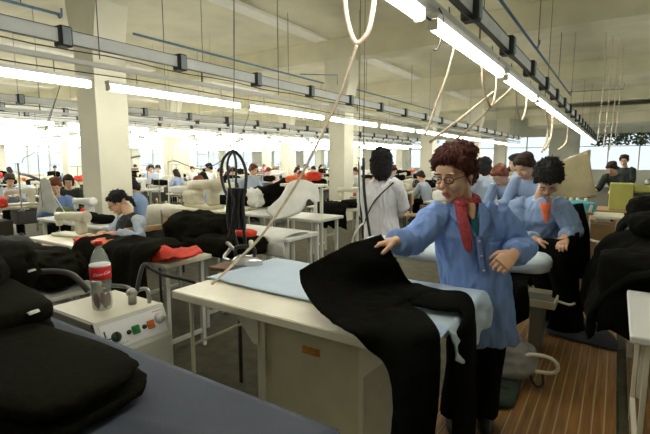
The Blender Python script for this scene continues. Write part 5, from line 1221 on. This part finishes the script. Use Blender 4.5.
solo(sheet([[at(40, 180, 2.88), at(45, 178, 2.88), at(50, 181, 2.88)], [at(40, 198, 2.86), at(47, 196, 2.84), at(55, 199, 2.86)], [at(36, 214, 2.86), at(46, 212, 2.83), at(62, 216, 2.86)]], 5, 5, .015, .02, 9, 3), 'pale_cloth', mat('grey_white_cloth', (.55, .56, .52), .8, var=.1), 'pale cloth hanging from the mast arm at the left', 'cloth')
cable('slanting_rod', [at(52, 192, 2.8), at(67, 216, 2.75), at(72, 224, 2.7)], .007, creamcloth, 'thin cream rod slanting down towards the cream sewing machine', 'rod')
for x, nme, m_, lb, r in ((-5.95, 'green_box', mat('moss_green', (.10, .14, .06), .7, var=.2), 'moss-green cloth roll on the white table at the left edge', (.10, .08, .07)), (-5.55, 'black_garment', blackcloth, 'black garments on the middle of the white table at the left edge', (.22, .12, .05)), (-5.1, 'black_garment', blackcloth, 'black garments on the right part of the white table at the left edge', (.14, .10, .05))):
    solo(heap(V((x, 2.90, .802)), r, int(-x * 10), .15, 9), 'garment' if 'garment' in nme else 'cloth_roll', m_, lb, 'garment' if 'garment' in nme else 'cloth')
solo(MB().lathe([(.03, 0), (.032, .01), (.026, .16), (.01, .18)], 14, Matrix.Translation((-5.3, 2.78, .802))), 'spray_can', red, 'small red upright can behind the mast arm at the left', 'can')
make_machine('cream sewing machine at the far left behind the mast', (-5.85, 3.08, .801), 0, machw, .9)
make_table('low brown work table under the left edge white table', (-5.2, 2.45, 0), .9, .35, .60, top=wood)
garment((-5.15, 2.45, .602), (.16, .12, .06), 301, 'brown cloth bundle under the white table at the left edge', name='cloth_bundle', m=mat('brown_cloth', (.20, .13, .08), .85), cat='cloth', amp=.2)
# arm stand right of the first column
m1 = at(126, 205, 4.0)
t = thing('thread_mast', 'grey hook-shaped mast just right of the first column', 'mast', (m1.x, 4.0, 0))
zz = lambda x, y: at(x, y, 4.0) - V((m1.x, 4.0, 0))
MB().tube(curve([V((0, 0, .001)), zz(126, 200), zz(126, 180), zz(125, 165), zz(127, 160), zz(134, 157), zz(140, 156)], 5), .014, 8).build('mast_pole', mat('mast_grey', (.3, .29, .24), .5), t)
MB().tube([zz(126, 169), zz(138, 169)], .012, 6).build('mast_arm', mat('arm_brown', (.16, .13, .09), .6), t); MB().tube([zz(124.5, 167), zz(124.5, 183)], .020, 8).build('mast_roll', dsteel, t)
MB().lathe([(.12, .001), (.12, .015), (.02, .03)], 16).build('mast_foot', dsteel, t)
# mast with sagging cables in the centre left
m2 = at(168, 205, 5.2)
t = thing('cable_mast', 'thin pale mast carrying a sagging black cable behind the dark mound', 'mast', (m2.x, 5.2, 0))
zz = lambda x, y: at(x, y, 5.2) - V((m2.x, 5.2, 0))
MB().tube([V((0, 0, .001)), zz(168, 162)], .012, 8).build('mast_pole', cream_l, t); MB().lathe([(.12, .001), (.12, .015), (.02, .03)], 16).build('mast_foot', dsteel, t)
MB().tube(curve([zz(168, 162), zz(175, 161), zz(186, 165), zz(200, 169), (zz(212, 166)), zz(222, 160), zz(230, 150)], 6), .007, 6).build('sagging_cable', blk, t)

# ================================================================== ROPES, HOSES AND WINDOW PLANTS
XA = -1.0
def rope(pts, lab, r=.009, m=None, name='hanging_rope'): return cable(name, pts, r, m or ropem, lab, 'rope')
def rl(x, y, X=XA):     # point on the vertical plane of the right-hand rail
    d = FW * F + RT * (x - CX) - UP * (y - CY); return V((0, 0, EYE)) + d * (X / d.x)
rope([rl(455, 45), rl(447, 75), rl(436, 105), rl(425, 135)], 'cream rope slanting down to the left just before the auburn-haired woman', .008)
rope([rl(493, 92), rl(465, 115), rl(445, 130), rl(430, 142)], 'cream rope slanting left across the background above the auburn-haired woman', .010)
rope([rl(515, 85), rl(490, 108), rl(470, 128), rl(455, 140)], 'second cream rope slanting left, right of the first one', .010)
rope([rl(482, 66), rl(483, 85), rl(487, 100), rl(491, 106), rl(495, 95), rl(497, 72), rl(499, 58)], 'peach rope loop hanging from the right lamp row', .010, peachm)
rope([rl(515, 88), rl(517, 108), rl(521, 120), rl(525, 112), rl(527, 98)], 'smaller cream rope loop further along the right lamp row', .011)
rope([rl(545, 107), rl(548, 128), rl(546, 142), rl(542, 152)], 'cream rope hanging above the curly-haired woman', .016)
rope([rl(553, 113), rl(551, 136), rl(545, 150)], 'second cream rope hanging above the curly-haired woman', .016)
rope([rl(568, 125), rl(566, 142), rl(558, 150)], 'cream rope hanging left of the khaki sheet corner', .018)
rope([rl(439, 8), rl(443, 18), rl(442, 34), rl(438, 48), rl(434, 50)], 'thin dark cable hanging from the start of the right lamp row', .005, dsteel, 'hanging_cable')
for i, (x, y1, Y) in enumerate(((433, 96, 8.0), (447, 100, 9.5), (532, 118, 11.0), (577, 120, 14.0), (601, 60, 16.0), (607, 110, 17))):
    a = at(x, 30 if x < 570 else 90, Y); z1 = ZC - .001
    p = at(x, 118, Y)
for i, (x, ya, yb, Y) in enumerate(((604, 100, 148, 13.0), (610, 98, 150, 13.4), (598, 104, 140, 12.6), (616, 96, 135, 13.8))):
    p = at(x, yb, Y); MBx = [V((p.x, Y, ZC - .002)), V((p.x + .02, Y, (ZC + p.z) / 2)), V((p.x - .01, Y, p.z))]
    rope(MBx, ['left', 'second', 'third', 'rightmost'][[2, 1, 0, 3].index([2, 1, 0, 3][i])] .replace('left', 'first').replace('rightmost', 'fourth') + ' of the pale cords hanging from the ceiling at the far right', .012)
# suspended thin wires from the ceiling down to the left rail and stations
for i, (x, y, X) in enumerate(((97, 60, -4.5), (165, 110, -9.75), (276, 95, -4.5), (320, 100, -9.75), (388, 120, -9.75))):
    p = rl(x, y, X)
    rope([V((p.x + .05, p.y, ZC - .002)), V((p.x + .05, p.y, p.z))], 'thin dark wire from the ceiling, ' + ['crossing the rail left of the first column', 'right of the first column', 'between the first and the second column', 'just left of the second column', 'just right of the second column'][i], .005, dsteel, 'hanging_wire')
# diagonal strings from lamps of the left row down to workplaces
for i, (x0, y0, x1, y1, Y) in enumerate(((60, 86, 38, 150, 2.7), (178, 100, 172, 160, 4.9), (252, 104, 236, 148, 4.6), (258, 105, 262, 150, 5.4))):
    e_ = at(x1, y1, Y); b_ = rl(x0, y0, -4.55); rope([b_, b_.lerp(e_, .5) + V((0, 0, -.03)), e_, V((e_.x, e_.y, .95))], ['thin cord slanting down left of the first column', 'thin cord hanging right of the first column above the cable mast', 'thin cord slanting down to the black hose bundle', 'thin cord hanging right of the black hose bundle'][i], .004, dsteel if i % 2 == 0 else ropem, 'thin_cord')
# plants in the right far window
leaf = mat('leaf_green', (.05, .10, .03), .7, var=.3)
potm = mat('pot_clay', (.30, .14, .08), .8)
for i in range(5):
    x = -.9 + i * .92; rr = random.Random(40 + i)
    t = thing('window_plant', ['leftmost', 'second from the left', 'middle', 'second from the right', 'rightmost'][i] + ' hanging plant in the wide window at the back right', 'plant', (x, YF - .28, 2.95))
    MB().lathe([(.06, -.30), (.09, -.16), (.095, -.15)], 12).build('pot', potm, t)
    MB().bar((0, 0, -.15), (0, 0, ZC - 2.951 ), .006, 5).build('pot_cord', dsteel, t)
    f = MB()
    for k in range(170):
        a = rr.uniform(0, 6.28); L = rr.uniform(.08, .50); zt = rr.uniform(-.62, .05); c = V((math.cos(a) * L, math.sin(a) * .16 * rr.random(), zt * (1 - .3 * L)))
        u = V((rr.uniform(-1, 1), rr.uniform(-.4, .4), rr.uniform(-1, 1))).normalized() * .085; w = u.cross(V((0, 1, 0))).normalized() * .04
        f.add([c - u, c + w + V((0, .006, 0)), c + u, c - w], [[0, 1, 2, 3], [3, 2, 1, 0]])
    f.build('foliage', leaf, t)
# dark machines at the far right under the window
for i, (x, y) in enumerate(((1.3, 13.2), (1.7, 10.6))):
    make_table(['dark machine table at the right before the back window', 'dark machine table at the right behind the olive machine'][i], (x, y, 0), 1.5, .6, .80, top=dsteel, legm=dsteel)
    solo(heap(V((x, y, .802)), (.6, .24, .13), 400 + i, .1, 5), 'black_garment', blackcloth, ['black garments on the dark table before the back window', 'black garments on the dark table behind the olive machine'][i], 'garment')
